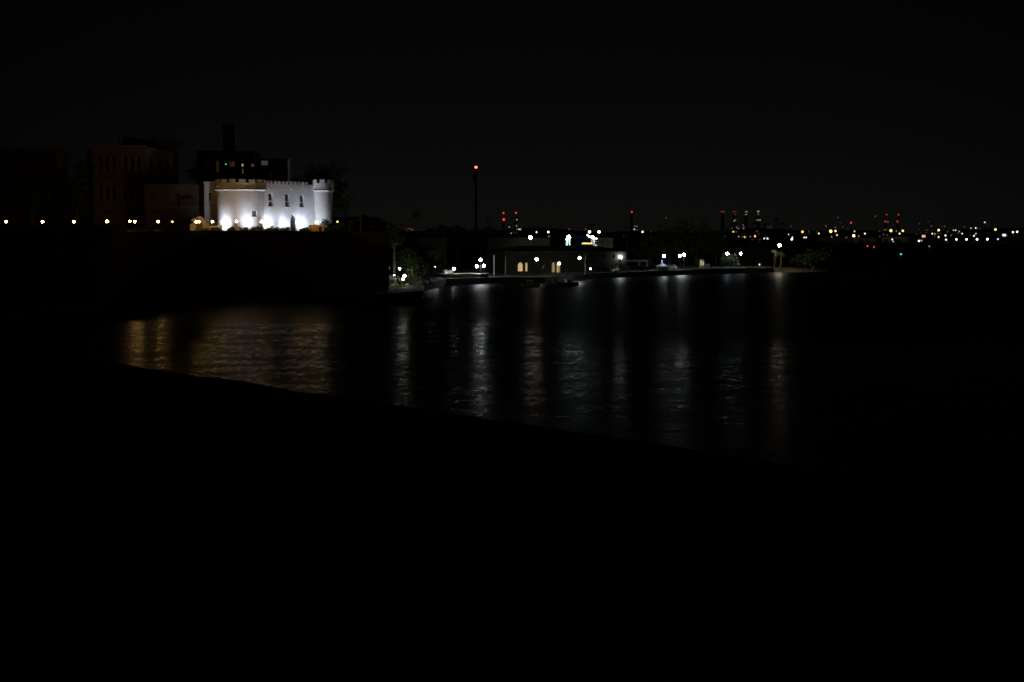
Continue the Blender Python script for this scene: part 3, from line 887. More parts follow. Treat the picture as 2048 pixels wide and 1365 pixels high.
# ------------------------------------------------------------------ dark buildings and trees behind the castle
def block(name, label, x0, x1, ytop, Y, z0, m, depth=12, wins=(), lit=None, cat="building", roof=True):
    a, b = at(x0, 460, Y), at(x1, 460, Y+ (x1-x0)*.01)
    f = Face((a.x,a.y),(b.x,b.y)); zt = f.px((x0+x1)/2, ytop)[1]
    t = thing(name, label, cat, (f.a+f.b)/2 + Vector((0,0,z0)))
    mb = MB(); hs = [f.rect(*q[:4]) for q in wins]
    holed(mb, f.T, 0, f.L, z0, zt, hs, .35)
    mb.face([f.T(0,-depth,z0), f.T(0,0,z0), f.T(0,0,zt), f.T(0,-depth,zt)]); mb.face([f.T(f.L,0,z0), f.T(f.L,-depth,z0), f.T(f.L,-depth,zt), f.T(f.L,0,zt)])
    mb.face([f.T(0,0,zt), f.T(f.L,0,zt), f.T(f.L,-depth,zt), f.T(0,-depth,zt)]); mb.face([f.T(f.L,-depth,z0), f.T(0,-depth,z0), f.T(0,-depth,zt), f.T(f.L,-depth,zt)])
    mb.build("wall", m, t)
    for q, r in zip(wins, hs):
        g = glow(*q[4]) if len(q) > 4 and q[4] else None
        window(f,0,0,0,0,t, r=r, depth=.3, bars=(1,1), m=g, frame=wood)
    if roof:
        mb = MB(); f.box(mb, -.25, f.L+.25, zt+.003, zt+.3, -depth-.25, .25); mb.build("cornice", m, t)
    return t, f, zt
WO = lambda s: ("warm_window", (1,.42,.12), s*.4)
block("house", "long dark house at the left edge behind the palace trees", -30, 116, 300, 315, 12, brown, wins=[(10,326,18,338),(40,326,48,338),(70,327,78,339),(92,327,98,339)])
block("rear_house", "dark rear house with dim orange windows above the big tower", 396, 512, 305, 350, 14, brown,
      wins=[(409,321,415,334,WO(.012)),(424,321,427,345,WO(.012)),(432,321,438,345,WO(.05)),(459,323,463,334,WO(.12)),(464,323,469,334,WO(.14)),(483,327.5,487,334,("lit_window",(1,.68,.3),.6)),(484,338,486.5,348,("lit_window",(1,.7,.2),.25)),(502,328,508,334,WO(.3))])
block("stair_tower", "dark square tower rising behind the rear house", 448.5, 472.5, 252, 362, 14, stone, depth=3.2)
block("pale_house", "small pale house with one white lit corner behind the castle", 513, 577, 320, 356, 14, pale, depth=8,
      wins=[(522,321.5,536,331,("cold_lit_patch",(.85,.9,.95),.05)),(548,326,553,337),(562,327,567,338)])  # white lit corner put in as a faintly glowing pane
block("garden_pavilion", "dim tan pavilion just behind the big tower's battlements", 514, 541, 343, 340, 13, brown, depth=5, wins=[(520,347,525,356)])
p = at(517, 312, 356)
mb = MB().tube([p+Vector((-.5,0,-1.0)), p+Vector((-.1,0,-.3)), p+Vector((.3,0,.2)), p+Vector((.45,0,.85))],[.09,.09,.08,.06],6)
tag(mb.build("satellite_dish_arm", whitem), "thin pale bent pipe on the roof of the pale house", "roof pipe")
p = at(452, 329, 349)
mb = MB().use(darkm).box((-.15,0,-.15),(.15,.5,.15)).use(glow("green_lamp", GREEN, 1.6)).ball((0,-.1,0), M(1.9,349)/2, 8)
o = mb.build("signal_lamp"); o.location = p; tag(o, "tiny green lamp among the rear house windows", "lamp")

tree(638, 338, 13, 385, 132, 150, "huge dark spreading tree behind the right castle tower", 11, n=6500, blobs=9, leaf=.3)
tree(150, 306, 13, 372, 92, 176, "dense dark tree left of the palace", 12, n=3800, blobs=8, leaf=.28)
tree(112, 318, 13, 420, 90, 84, "low dark tree filling the gap left of the palace", 19, n=2400, leaf=.26)
tree(176, 326, 13, 424, 50, 80, "dark tree hugging the left corner of the palace", 20, n=1800, leaf=.26)
tree(60, 290, 12, 390, 130, 90, "low dark tree at the left edge behind the lamps", 13, n=3000, leaf=.28)
tree(400, 335, 13, 345, 60, 50, "dark bushy tree behind the tan wing roof", 14, n=1800, leaf=.26)
tree(340, 330, 13, 295, 60, 40, "dark treetop showing above the palace flank", 15, n=1600, leaf=.26)
tree(757, 300, 12.2, 452, 40, 44, "dark tree on the wall right of the sentry turret", 16, n=1600, leaf=.22)
tree(788, 314, 3, 474, 50, 60, "dark tree stepping down past the end of the wall", 17, n=2000, leaf=.22)
tree(716, 302, 12.2, 452, 30, 34, "small dark tree left of the sentry turret", 18, n=1100, leaf=.2)

# ------------------------------------------------------------------ harbour spit: ground, quay, beach
G2 = 1.6
shore = [(748,606),(780,604.5),(846,599),(849.5,581),(868,577.5),(893,571),(978,567.5),(1000,567.2),(1090,567.5),(1150,560.5),(1240,555.5),(1330,552.5),(1400,549),(1480,546.8),(1548,546)]
sp_ = [on(x,y,0) for x, y in shore]
poly = sp_ + [on(1640,544.5,0), on(1690,541.2,0)]
mb = MB()
for a, b in zip(sp_, sp_[1:]):
    mb.face([Vector((a.x,a.y,-1)), Vector((b.x,b.y,-1)), Vector((b.x,b.y,G2)), Vector((a.x,a.y,G2))])
    d = (b-a).normalized(); n_ = Vector((-d.y, d.x, 0))
    mb.face([Vector((a.x,a.y,G2)), Vector((b.x,b.y,G2)), Vector((b.x,b.y,G2))+n_*.8, Vector((a.x,a.y,G2))+n_*.8])
structure("quay_wall", mb, dim)
mb = MB()
back = lambda p: Vector((p.x*960/p.y*.985, 960, G2-.05))
for a, b in zip(sp_, sp_[1:]):
    mb.face([Vector((a.x,a.y+.5,G2-.02)), Vector((b.x,b.y+.5,G2-.02)), back(b), back(a)])
structure("harbour_ground", mb, asphalt)
# beach running out into a low point
mb = MB(); rows = []
bx = [(1546,546),(1575,545.6),(1605,545.2),(1640,544),(1668,542.2),(1692,540.9)]
for i, (x,y) in enumerate(bx):
    p = on(x,y,0); k = 1 - i/5*.9
    rows.append([p+Vector((0,-1.5,-.25)), p+Vector((0,4,.25)), p+Vector((0,10*k+5,G2*.55*k+.3)), p+Vector((0,24*k+8,G2*k+.2)), p+Vector((0,70*k+14,G2*k-.02))])
for i in range(len(rows)-1):
    for j in range(4): mb.face([rows[i][j], rows[i+1][j], rows[i+1][j+1], rows[i][j+1]], True)
structure("beach", mb, sand)
# lawn strip behind the quay
mb = MB()
for a, b in zip(sp_[7:], sp_[8:]):
    mb.face([Vector((a.x,a.y+2,G2+.004)), Vector((b.x,b.y+2,G2+.004)), Vector((b.x+1,b.y+13,G2+.004)), Vector((a.x+1,a.y+13,G2+.004))])
structure("lawn_strip", mb, grassm)

# ---- landing place at the end of the wall
Y0 = 303
kio = thing("harbour_kiosk", "small harbour kiosk with a pale slanted roof at the wall end", "kiosk", at(785, 575, 304))
p0, p1 = at(777,551,304), at(793,557,304)
mb = MB(); T_ = [at(778,551,306), at(790,551,306), at(793.5,557.5,303), at(779,557.5,303)]
mb.face(T_); mb.face([v-Vector((0,0,.15)) for v in T_][::-1])
for i in range(4): mb.face([T_[i]-Vector((0,0,.15)), T_[(i+1)%4]-Vector((0,0,.15)), T_[(i+1)%4], T_[i]])
mb.build("roof", pale, kio)
mb = MB(); q0, q1 = at(780,558,303.6), at(792,574,303.6); mb.box((q0.x,303.6,G2),(q1.x,306,q0.z-.05)); mb.build("wall", brown, kio)
mb = MB(); q0, q1 = at(783,561,303.5), at(787,567,303.5); mb.box((q0.x,303.5,q1.z),(q1.x,303.59,q0.z)); mb.build("window", glass, kio)
stp = thing("landing_steps", "pale stone landing steps beneath the greenish lamp", "steps", at(801, 575, 301))
for x0,x1,y0,y1,dY in ((795,805,568.5,571.8,2),(794,806,572.2,575,1),(782,788,568.5,571.5,2.5),(810,816,568.5,571,2.5)):
    a, b = at(x0,y0,300+dY), at(x1,y1,300+dY); mb = MB().box((a.x,300+dY,b.z),(b.x,301.5+dY,a.z)); mb.build("step", pale, stp)
for i,(x,y0,y1,lab) in enumerate(((797.5,576,589,"pale mooring post below the landing steps"),(784,579,590,"stubby pale mooring post at the foot of the wall end"))):
    a, b = at(x,y0,296), at(x,y1,296); o = MB().cyl((0,0,-1),(0,0,a.z-b.z+.1),.3,.26,10).cyl((0,0,a.z-b.z+.1),(0,0,a.z-b.z+.25),.34,.3,10).build("mooring_post", concrete); o.location = (b.x,b.y,b.z)
    tag(o, lab, "mooring post", "mooring posts at the landing")
mb = MB(); q = [at(818,577,304), at(836,578.5,304), at(833,587,298), at(820,587,298)]
mb.face(q[::-1]); mb.face([v-Vector((0,0,.5)) for v in q])
for i in range(4): mb.face([q[i], q[(i+1)%4], q[(i+1)%4]-Vector((0,0,.5)), q[i]-Vector((0,0,.5))])
tag(mb.build("slipway", concrete), "grey sloping slipway right of the landing steps", "slipway")
mb = MB(); pts = [at(778,545,299), at(786,546.5,299), at(793,552,299), at(798,560,299), at(800,570,299)]
mb.tube(pts, [.14]*5, 6); mb.tube([v+Vector((0,1.6,0)) for v in pts], [.14]*5, 6)
for v in pts: mb.cyl(v, v+Vector((0,1.6,0)), .07, .07, 5)
tag(mb.build("gangway_arch", darkm), "dark curved gangway frame over the kiosk roof", "gangway")
WH = "white globe lamps along the harbour quay"
def glamp(x, y, Y, d, c, s, lab, z=G2): globe_lamp(x, y, Y, d*.67, c[0], c[1], s*6.5, z, lab, WH)
Wt, Ct, Wm, Yl = ("white_glass", WHITE), ("greenish_glass", (.85,1,.86)), ("warm_glass", WARM), ("yellow_glass", (1,.82,.34))
glamp(777,536.5,309,6,Wt,14,"white globe lamp hugging the end of the city wall")
glamp(799,537.8,312,6,Wt,14,"white globe lamp above the landing steps")
glamp(788.7,551,308,5,Wt,9,"small white globe above the pale kiosk roof")
glamp(809,552,301.5,8,Ct,18,"large greenish white globe lighting the leaning tree")
glamp(806,558.7,302,6,Yl,16,"yellow globe just under the large greenish one")
glamp(835.4,520.6,338,3.4,Wt,30,"faint white globe high in the leaning tree's crown")
glamp(861,525.3,340,4.2,Wt,40,"white globe peeping from behind the leaning tree")
glamp(869.8,534.3,342,4.6,Wt,45,"lower white globe at the right edge of the leaning tree")
glamp(908,538.2,368,7.5,Wt,26,"white globe lamp above the quayside booth")
glamp(953.6,533.3,371,8,Wt,38,"lower left globe of the trio on the quay shed")
glamp(967.6,532.5,371.5,7.6,Wt,38,"lower right globe of the trio on the quay shed")
glamp(961.2,520.1,372,8.6,Wt,44,"tallest globe of the trio on the quay shed")
glamp(1073.5,519.4,374,8,Wm,30,"warm white globe before the arcaded customs building")
glamp(1159.2,516.2,387,8,Wt,36,"white globe beside the pale palm trunk")
glamp(1241,514.7,423,7.8,Wt,36,"lower globe of the stacked pair by the parked cars")
glamp(1241,509.1,436,6.8,Wt,30,"upper globe of the stacked pair by the parked cars")
glamp(1327.7,512.8,440,8,Wt,38,"white globe over the pointed kiosk roof")
glamp(1360,512.2,447,8,Wt,34,"left globe of the close pair on the quay lawn")
glamp(1368,510,450,8,Wt,34,"right globe of the close pair on the quay lawn")
glamp(1454.4,508,486,7.2,("cool_glass",COOL),26,"cool white globe under the big dark trees")
glamp(1481.3,507.8,490,7.2,("cool_glass",COOL),26,"cool white globe right of the one under the trees")
glamp(1559,491,478,9,Wm,46,"lone warm lamp above the beach among the palms")
tree(846, 306, 1.6, 540, 78, 84, "leaning harbour tree lit green on its left side", 21, m=leafy, n=3600, leaf=.24, blobs=8)
tree(812, 320, 1.6, 520, 60, 70, "dark tree behind the landing steps", 22, n=2200, leaf=.24)

# ---- quay shed, booth, fence, shrubs
sh = thing("quay_shed", "long low pale shed with a flat roof on the quay", "shed", at(935, 566, 368))
a, b = at(893, 566, 367.5), at(956, 566, 371)
f = Face((a.x,a.y),(b.x,b.y)); zt = f.px(925,550)[1]
holes = [f.rect(930,557,934,566)]
mb = MB(); holed(mb, f.T, 0, f.L, G2-.1, zt, holes, .3)
e_ = at(975, 566, 376)
f2 = Face((f.T(f.L,0,0).x, f.T(f.L,0,0).y), (e_.x, e_.y))
mb.face([f2.T(0,0,G2-.1), f2.T(f2.L,0,G2-.1), f2.T(f2.L,0,zt), f2.T(0,0,zt)])
mb.build("wall", pale, sh)
mb = MB(); q = [f.T(-.2,.5,zt), f.T(f.L+.2,.5,zt), f2.T(f2.L,.4,zt), f2.T(f2.L,-8,zt), f.T(-.2,-8,zt)]
mb.face([v+Vector((0,0,.25)) for v in q]); mb.face([v+Vector((0,0,.003)) for v in q][::-1])
for i in range(5): mb.face([q[i]+Vector((0,0,.003)), q[(i+1)%5]+Vector((0,0,.003)), q[(i+1)%5]+Vector((0,0,.25)), q[i]+Vector((0,0,.25))])
mb.build("roof", pale, sh)
mb = MB(); r = holes[0]; f.box(mb, r[0]+.01, r[2]-.01, r[1], r[3]-.01, -.3, -.24); mb.build("door", whitem, sh)
bt = thing("ticket_booth", "small pale booth with a lit bluish window at the shed's left end", "booth", at(898, 551, 376))
a, b = at(888.5, 566, 372), at(906.5, 566, 373); f = Face((a.x,a.y),(b.x,b.y)); z1 = f.px(897,542)[1]
r = f.rect(890.5,544.5,896.5,549.5)
mb = MB(); holed(mb, f.T, 0, f.L, G2, z1, [r], .2); mb.face([f.T(0,-2.5,G2), f.T(0,0,G2), f.T(0,0,z1), f.T(0,-2.5,z1)]); mb.face([f.T(f.L,0,G2), f.T(f.L,-2.5,G2), f.T(f.L,-2.5,z1), f.T(f.L,0,z1)])
mb.build("wall", pale, bt)
mb = MB(); f.box(mb, -.2, f.L+.2, z1+.002, z1+.15, -2.7, .25); mb.build("roof", concrete, bt)
window(f,0,0,0,0,bt, r=r, depth=.2, bars=(1,0), m=glow("booth_window",(.7,.9,1),.4))
a, b = on(899,568.5,G2), on(957,567.0,G2); f = Face((a.x,a.y+1),(b.x,b.y+1)); mb = MB(); n = 30
for k in range(n+1): mb.cyl(f.T(f.L*k/n,0,G2), f.T(f.L*k/n,0,G2+1.5), .06, .06, 5)
for z in (.5,1.0,1.45): mb.cyl(f.T(0,0,G2+z), f.T(f.L,0,G2+z), .04, .04, 5)
tag(mb.build("quay_fence", darkm), "dark picket fence along the quay edge before the shed", "fence")
for i,(x0,x1,ty,lab) in enumerate([(886,900,554,"dark bush below the booth window"),(899,914,557,"dark bush between booth and shed"),(918,926,557,"narrow dark bush before the shed middle"),(936,956,555,"dark spiky bush before the shed's brown end"),(955,977,548,"tall dark bush at the shed's right corner")]):
    shrub(x0, x1, 364 if x1 < 955 else 367, ty, G2, lab, 80+i, "bushes along the quay", n=900, leaf=.2)
block("waterside_house", "tan house wall half hidden behind the leaning harbour tree", 856, 882, 504.5, 402, G2, mat("tan_render",(.04,.026,.013),.95), depth=10, wins=[(872,510,877,518)])
block("hill_house", "dim house with a pale gable above the leaning harbour tree", 838, 893, 478, 420, G2, dim, depth=10, wins=[(872,482,876,490),(880,482,884,490)])
# flagpoles
for i,(x,yt,yb,Y,lab,mm) in enumerate([(988,512,547,385,"pale flagpole on the quay right of the lamp trio",whitem),(1010.5,514,548,390,"dim flagpole left of the arcaded building",polem)]):
    a, b = at(x,yt,Y), at(x,yb,Y); o = MB().cyl((0,0,0),(0,0,a.z-G2),.14,.08,8).ball((0,0,a.z-G2),.14,8).build("flagpole", mm); o.location = (a.x,Y,G2)
    tag(o, lab, "flagpole", "flagpoles on the quay")

# ---- long arcaded building with hipped roof
lb = thing("arcaded_building", "long low building with glowing arches under a dark hipped roof", "building", at(1130, 545, 415))
a, b = at(1012, 545, 408), at(1252, 545, 424)
f = Face((a.x,a.y),(b.x,b.y)); zt = f.px(1130,502)[1]
arches = [(1036,525.5,1046.5,543),(1050.8,525.5,1056,543),(1104,525,1111,545),(1113.5,525,1121,545)]
wn = [(1085,530,1090,540),(1064,508,1068,516),(1146,508,1151,517),(1182,508,1187,517),(1204,508,1209,517),(1182,530,1187,541),(1204,530,1209,541),(1225,509,1230,517)]
hs = [f.rect(*q) for q in arches+wn]
mb = MB(); holed(mb, f.T, 0, f.L, G2-.1, zt, hs, .5)
mb.face([f.T(0,-14,G2), f.T(0,0,G2), f.T(0,0,zt), f.T(0,-14,zt)]); mb.face([f.T(f.L,0,G2), f.T(f.L,-14,G2), f.T(f.L,-14,zt), f.T(f.L,0,zt)])
mb.build("wall", dim, lb)
archlit = lambda s: glow("arch_interior", (1,.72,.26), s)
for i, q in enumerate(arches):
    r = f.rect(*q); um, hw = (r[0]+r[2])/2, (r[2]-r[0])/2
    mb = MB(); mb.face([f.T(r[0],-.49,r[1]), f.T(r[2],-.49,r[1]), f.T(r[2],-.49,r[3]), f.T(r[0],-.49,r[3])])
    o = mb.build("lit_arch", archlit((.5,.45,.22,.4)[i]), lb)
    sp2 = MB()
    for k in range(8):
        a0, a1 = math.pi*k/8, math.pi*(k+1)/8
        g = lambda a_, w_: f.T(um+math.cos(a_)*hw, w_, r[3]-hw*(1-math.sin(a_)))
        t_ = lambda a_, w_: f.T(um+math.cos(a_)*hw, w_, r[3])
        sp2.face([g(a0,-.01), t_(a0,-.01), t_(a1,-.01), g(a1,-.01)]); sp2.face([g(a0,-.01), g(a1,-.01), g(a1,-.45), g(a0,-.45)])
    s2 = sp2.build("arch_head", dim); s2.parent = o
for q in wn: window(f,0,0,0,0,lb, r=f.rect(*q), depth=.3, bars=(1,1), frame=wood)
zr = at(1130,491.5,428).z; ov = 1.0
mb = MB(); e4 = [f.T(-ov,ov,zt-.1), f.T(f.L+ov,ov,zt-.1), f.T(f.L+ov,-15,zt-.1), f.T(-ov,-15,zt-.1)]; r2 = [f.T(8,-7,zr), f.T(f.L-8,-7,zr)]
mb.face([e4[0],e4[1],r2[1],r2[0]]); mb.face([e4[1],e4[2],r2[1]]); mb.face([e4[2],e4[3],r2[0],r2[1]]); mb.face([e4[3],e4[0],r2[0]])
mb.face([v-Vector((0,0,.25)) for v in e4][::-1])
for i in range(4): mb.face([e4[i]-Vector((0,0,.25)), e4[(i+1)%4]-Vector((0,0,.25)), e4[(i+1)%4], e4[i]])
mb.build("roof", roofm, lb)
post_light(1118,527.4,406,5.5,"porch_lamp",(1,.85,.5),14,G2,"bright yellow porch lamp in front of the right lit arch","arch lamps")

# ---- floodlit blocks behind the hipped roof
block("warehouse", "wide dim warehouse behind the hipped roof under the leftmost flood lamp", 975, 1100, 478, 452, G2, mat("dark_warehouse_render",(.022,.019,.015),.95), depth=16, wins=[(1012,481,1018,487),(1040,481,1046,487)])  # wall colour darkened to keep it faint beside the flood lamp
block("lit_stair_tower", "narrow pale stair tower washed greenish by the middle flood lamp", 1132, 1140.5, 478.5, 456, G2, whitem, depth=2)
block("lit_end_tower", "pale tower washed greenish left of the stacked deck lights", 1183, 1190, 478, 458, G2, whitem, depth=2)
block("store_block", "dim grey block right of the lit towers behind the roof", 1196, 1226, 478, 460, G2, dim, depth=14, wins=[(1202,482,1207,489),(1214,482,1219,489)])
FL = "big flood lamps above the hipped roof"
post_light(1061,475.4,446,5.90,"flood_warm",(1,.97,.84),60,G2,"huge warm flood lamp left above the hipped roof",FL,"flood_mast","flood lamp")
post_light(1137.2,474.7,453,6.05,"flood_cyan",CYAN,90,G2,"huge greenish flood lamp over the narrow lit stair tower",FL,"flood_mast","flood lamp")
post_light(1185.6,474.7,455,4.75,"flood_cyan",CYAN,70,G2,"smaller flood lamp above the right lit tower",FL,"flood_mast","flood lamp")
for x,y,d,lab in ((1179,464.2,4.6,"round white lamp above left of the smaller flood lamp"),(1198,464.2,4.8,"round white lamp above right of the smaller flood lamp"),(1175.3,471,2.8,"upper tiny lamp left of the smaller flood lamp"),(1179,473.8,3.4,"lower tiny lamp left of the smaller flood lamp")):
    post_light(x,y,470,d,"yard_lamp",(1,.97,.82),7,G2,lab,"white yard lamps by the flood lamp")
post_light(1192.5,477.6,457,4,"yard_lamp",(1,.97,.82),6,G2,"flat bright lamp right of the smaller flood lamp","white yard lamps by the flood lamp",sq=.6)
post_light(1192.3,491,457,4,"yard_lamp",(1,.95,.75),1.2,G2,"flat dim lamp low on the right lit tower","white yard lamps by the flood lamp",sq=.4)
gq = thing("lit_gantry", "amber strip lit gantry behind the hipped roof", "gantry", at(1175, 500, 455))
a, b = at(1164,488.5,455), at(1184.5,484.5,455)
mb = MB().box((a.x,455,a.z-.6),(b.x,455.4,a.z-.05)); 
for k in range(5): 
    x = a.x+(b.x-a.x)*k/4; mb.cyl((x,455.6,G2),(x,455.6,a.z-.1),.1,.1,6)
mb.build("beam", darkm, gq)
mb = MB(); n = 7
for k in range(n):
    x = a.x+(b.x-a.x)*(k+.5)/n; mb.box((x-.2,454.7,a.z+.02),(x+.2,454.98,a.z+.36))
mb.build("light_strip", glow("amber_strip",(1,.6,.14),2.2), gq)
mb = MB(); p = at(1169,474,462); mb.use(bluehaze)
a, b = at(1152,478,486), at(1174,471,486); mb.box((a.x,486,G2),(b.x,494,b.z))  # faint blue haze given a body as a dark blue box
tag(mb.build("blue_haze_box", bluehaze), "added dim blue box in place of the haze between the two lit towers", "shed")
for x,lab in ((1138.4,"dim red beacon above the greenish flood lamp"),(1171,"dim red beacon left of the smaller flood lamp")):
    post_light(x,459,900,2.8,"red_lamp",RED,.35,G2,lab,"red beacons on masts",name="beacon_mast",cat="beacon mast")

# ---- palms, trees on the spit
palm(833,430,G2,428,17,"lone palm silhouetted in the gap right of the wall",31)
palm(1111,401,G2,511,15,"palm with dark fronds in front of the lit arches",32)
palm(1170,398,G2,508,15,"palm with a pale lit trunk beside the white globe",33,trunk_m=palebark)
palm(1183,520,G2,449,9,"palm crown peeping above the round yard lamps",34)
palm(1254,520,G2,455,9,"small palm crown left of the white windowed chimney",35)
PL = [(1466,449,"leftmost of the tall palms below the four chimneys"),(1491,442,"palm under the third of the four chimneys"),(1509,446,"palm under the fourth of the four chimneys"),(1532,449,"palm right of the four chimneys"),(1552,437,"tallest thin palm left above the warm beach lamp"),(1564,447,"bushy palm right above the warm beach lamp"),(1579,462,"low palm right of the warm beach lamp"),(1447,456,"short palm at the right edge of the big dark trees")]
for i,(x,y,lab) in enumerate(PL): palm(x,560+6*(i%3),G2,y,10,lab,36+i%3)
palm(1549,482,G2,503,12,"low palm standing left under the warm beach lamp",45)
palm(1562,486,G2,506,12,"low palm standing right under the warm beach lamp",46)
TR = [(872,520,G2,476,60,60,"dark rounded tree right of the lone palm"),(915,525,G2,474,76,58,"broad dark tree on the hump left of the tall mast"),(962,530,G2,476,80,60,"broad dark tree at the foot of the tall mast"),(1003,540,G2,482,56,50,"low dark tree right of the tall mast"),
 (1300,520,G2,495,80,64,"dark tree behind the parked cars"),(1338,530,G2,480,84,96,"left of the two biggest dark trees mid harbour"),(1392,535,G2,474,104,104,"right of the two biggest dark trees mid harbour"),(1432,540,G2,488,60,70,"dark tree left over the cool white globes"),(1500,545,G2,510,90,44,"low dark tree mass behind the cool white globes"),(1232,455,G2,520,40,36,"small dark tree beside the stacked globes")]
for i,q in enumerate(TR): tree(*q,90+i,n=2400 if q[4]<90 else 3800,leaf=.42,group="dark trees on the harbour spit")
tree(1628,492,G2-.6,519,84,48,"wide bush on the beach lit green by the warm lamp",120,name="beach_bush",cat="bush",m=leafy,n=3600,leaf=.34,blobs=9)
tree(1459,492,G2,520,44,34,"small tree lit beneath the cool white globe",121,m=leafy,n=1300,leaf=.3)

# ---- cars
def car(px, Y, paint, label, rz):
    p = at(px, 545, Y); t = thing("parked_car", label, "car", (p.x, Y, G2+.01), "cars parked along the harbour")
    prof = [(-2.1,.35),(-2.1,.8),(-1.75,.95),(-1.2,1.0),(-.65,1.42),(.75,1.45),(1.45,1.02),(2.05,.9),(2.15,.6),(2.1,.35)]
    mb = MB(); w_ = .85
    L_ = [Vector((x,-w_,z)) for x,z in prof]; R_ = [Vector((x,w_,z)) for x,z in prof]
    mb.face(L_); mb.face(R_[::-1])
    for i in range(len(prof)): j=(i+1)%len(prof); mb.face([L_[j],L_[i],R_[i],R_[j]])
    o = mb.build("body", paint); o.parent = t
    mb = MB()
    for y in (-.856,.856): mb.face([(-1.05,y,1.02),(1.25,y,1.04),(.7,y,1.38),(-.6,y,1.36)])
    mb.face([(-1.19,-.75,1.03),(-1.19,.75,1.03),(-.68,.68,1.415),(-.68,-.68,1.415)]); mb.face([(1.44,-.75,1.05),(1.44,.75,1.05),(.79,.68,1.445),(.79,-.68,1.445)])
    o = mb.build("window", glass); o.parent = t
    for x in (-1.35,1.35):
        for y in (-.86,.86):
            o = MB().cyl((x,y-.1,.32),(x,y+.1,.32),.32,.32,14).build("wheel", rubber); o.parent = t
    for y in (-.6,.6):
        o = MB().box((2.1,y-.15,.66),(2.17,y+.15,.8)).build("headlight", glass); o.parent = t
    t.rotation_euler.z = rz
CR = [(1203,416,1,"dark car parked left of the stacked globes",.2),(1229,419,0,"silver car parked under the stacked globes",1.2),(1247,430,2,"white car glinting right of the stacked globes",.9),(1273,432,1,"dark car in the middle of the row",.1),(1284,437,0,"silver car left of the pointed kiosk",.4),(1307,438,3,"maroon car just left of the pointed kiosk",.2),(1345,450,0,"silver car right of the pointed kiosk",1.0),(1467,497,0,"silver car under the cool white globes",.3)]
for x,Y,k,lab,rz in CR: car(x,Y,carpaint[k],lab,rz)
post_light(1181,538,402,3.6,"headlamp",WHITE,8,G2,"small low white bollard light right of the pale palm trunk",name="bollard_light",cat="bollard light")
# pointed kiosk with blue sign
pk = thing("pointed_kiosk", "kiosk with a pale pointed roof below the blue sign", "kiosk", at(1325, 548, 436))
c = at(1325,545,436); zc = at(1325,533,436).z-G2; zp = at(1325,529.5,436).z-G2; hw = M(13,436)
def tp(mb, name, m): o = mb.build(name, m); o.parent = pk
tp(MB().box((-hw*.8,-hw*.7,0),(hw*.8,hw*.7,zc-.02)), "wall", concrete)
mb = MB(); q=[(-hw,-hw,zc),(hw,-hw,zc),(hw,hw,zc),(-hw,hw,zc)]
for i in range(4): mb.face([q[i],q[(i+1)%4],(0,0,zp+.3)])
mb.face(q[::-1]); tp(mb,"roof",whitem)
mb = MB().box((-.5,-hw*.7-.05,.9),(.9,-hw*.7-.004,zc-.4)); tp(mb,"hatch",glass)
pk.location = (c.x,436,G2)
bs = at(1324,528,440); bt_ = at(1324,521,440)
o = MB().use(darkm).cyl((0,.1,0),(0,.1,bs.z-G2),.08,.08,6).use(glow("blue_sign",(.14,.38,1),1.0)).box((-.18,0,bs.z-G2),(.18,.2,bt_.z-G2)).build("blue_sign"); o.location=(bs.x,440,G2)
tag(o, "narrow upright blue lit sign over the pointed kiosk", "sign")
# parked kiosk / canopy
cn = thing("canopy", "pale canopy on square posts behind the parked cars", "canopy", at(1275,540,446))
for x in (1248,1278.5,1294):
    a,b = at(x-1.6,522,446), at(x+1.6,545,446); mb = MB().box((a.x,446,G2),(b.x,446.6,a.z)); mb.build("post", dim, cn)
a,b = at(1246,520.5,445.8), at(1296,524.5,445.8); mb = MB().box((a.x,445.8,b.z),(b.x,452,a.z)); mb.build("roof", dim, cn)
ho = thing("garden_house", "tiny yellow lit doorway hut on the quay lawn", "hut", at(1404,533,470))
a,b = at(1400,521,470), at(1408,534.5,470); hw = (b.x-a.x)/2; hz = a.z-G2
mb = MB().box((a.x,470,G2),(b.x,473,a.z)); mb.build("wall", mat("yellow_lit_plaster",(.5,.42,.2),.9), ho)  # yellow of the lit hut is put into the wall colour
mb = MB(); zz = at(1404,518,470).z
mb.face([(a.x-.2,469.8,a.z+.002),(b.x+.2,469.8,a.z+.002),((a.x+b.x)/2,469.8,zz)]); mb.face([(b.x+.2,473.2,a.z+.002),(a.x-.2,473.2,a.z+.002),((a.x+b.x)/2,473.2,zz)])
mb.face([(a.x-.2,469.8,a.z+.002),((a.x+b.x)/2,469.8,zz),((a.x+b.x)/2,473.2,zz),(a.x-.2,473.2,a.z+.002)]); mb.face([(b.x+.2,469.8,a.z+.002),(b.x+.2,473.2,a.z+.002),((a.x+b.x)/2,473.2,zz),((a.x+b.x)/2,469.8,zz)])
mb.build("roof", pale, ho)
for x0,x1,y0,y1 in ((1401,1403,521.5,531),(1405.6,1407.4,523,531)):
    a,b = at(x0,y0,469.9), at(x1,y1,469.9); mb = MB().box((a.x,469.9,b.z),(b.x,469.95,a.z)); mb.build("lit_panel", glow("hut_light",(1,.92,.5),.5), ho)
a,b = at(1411.5,529,468), at(1419,536,468)
bx_ = thing("utility_cabinet","plain grey utility cabinet right of the yellow lit hut","cabinet",(a.x,468,G2))
MB().box((a.x,468,G2),(b.x,469,a.z)).build("body", concrete, bx_); MB().box((a.x-.08,467.9,a.z+.002),(b.x+.08,469.1,a.z+.1)).build("lid", concrete, bx_)
MB().box((a.x+.1,467.96,G2+.15),(b.x-.1,467.998,a.z-.1)).build("door", polem, bx_)
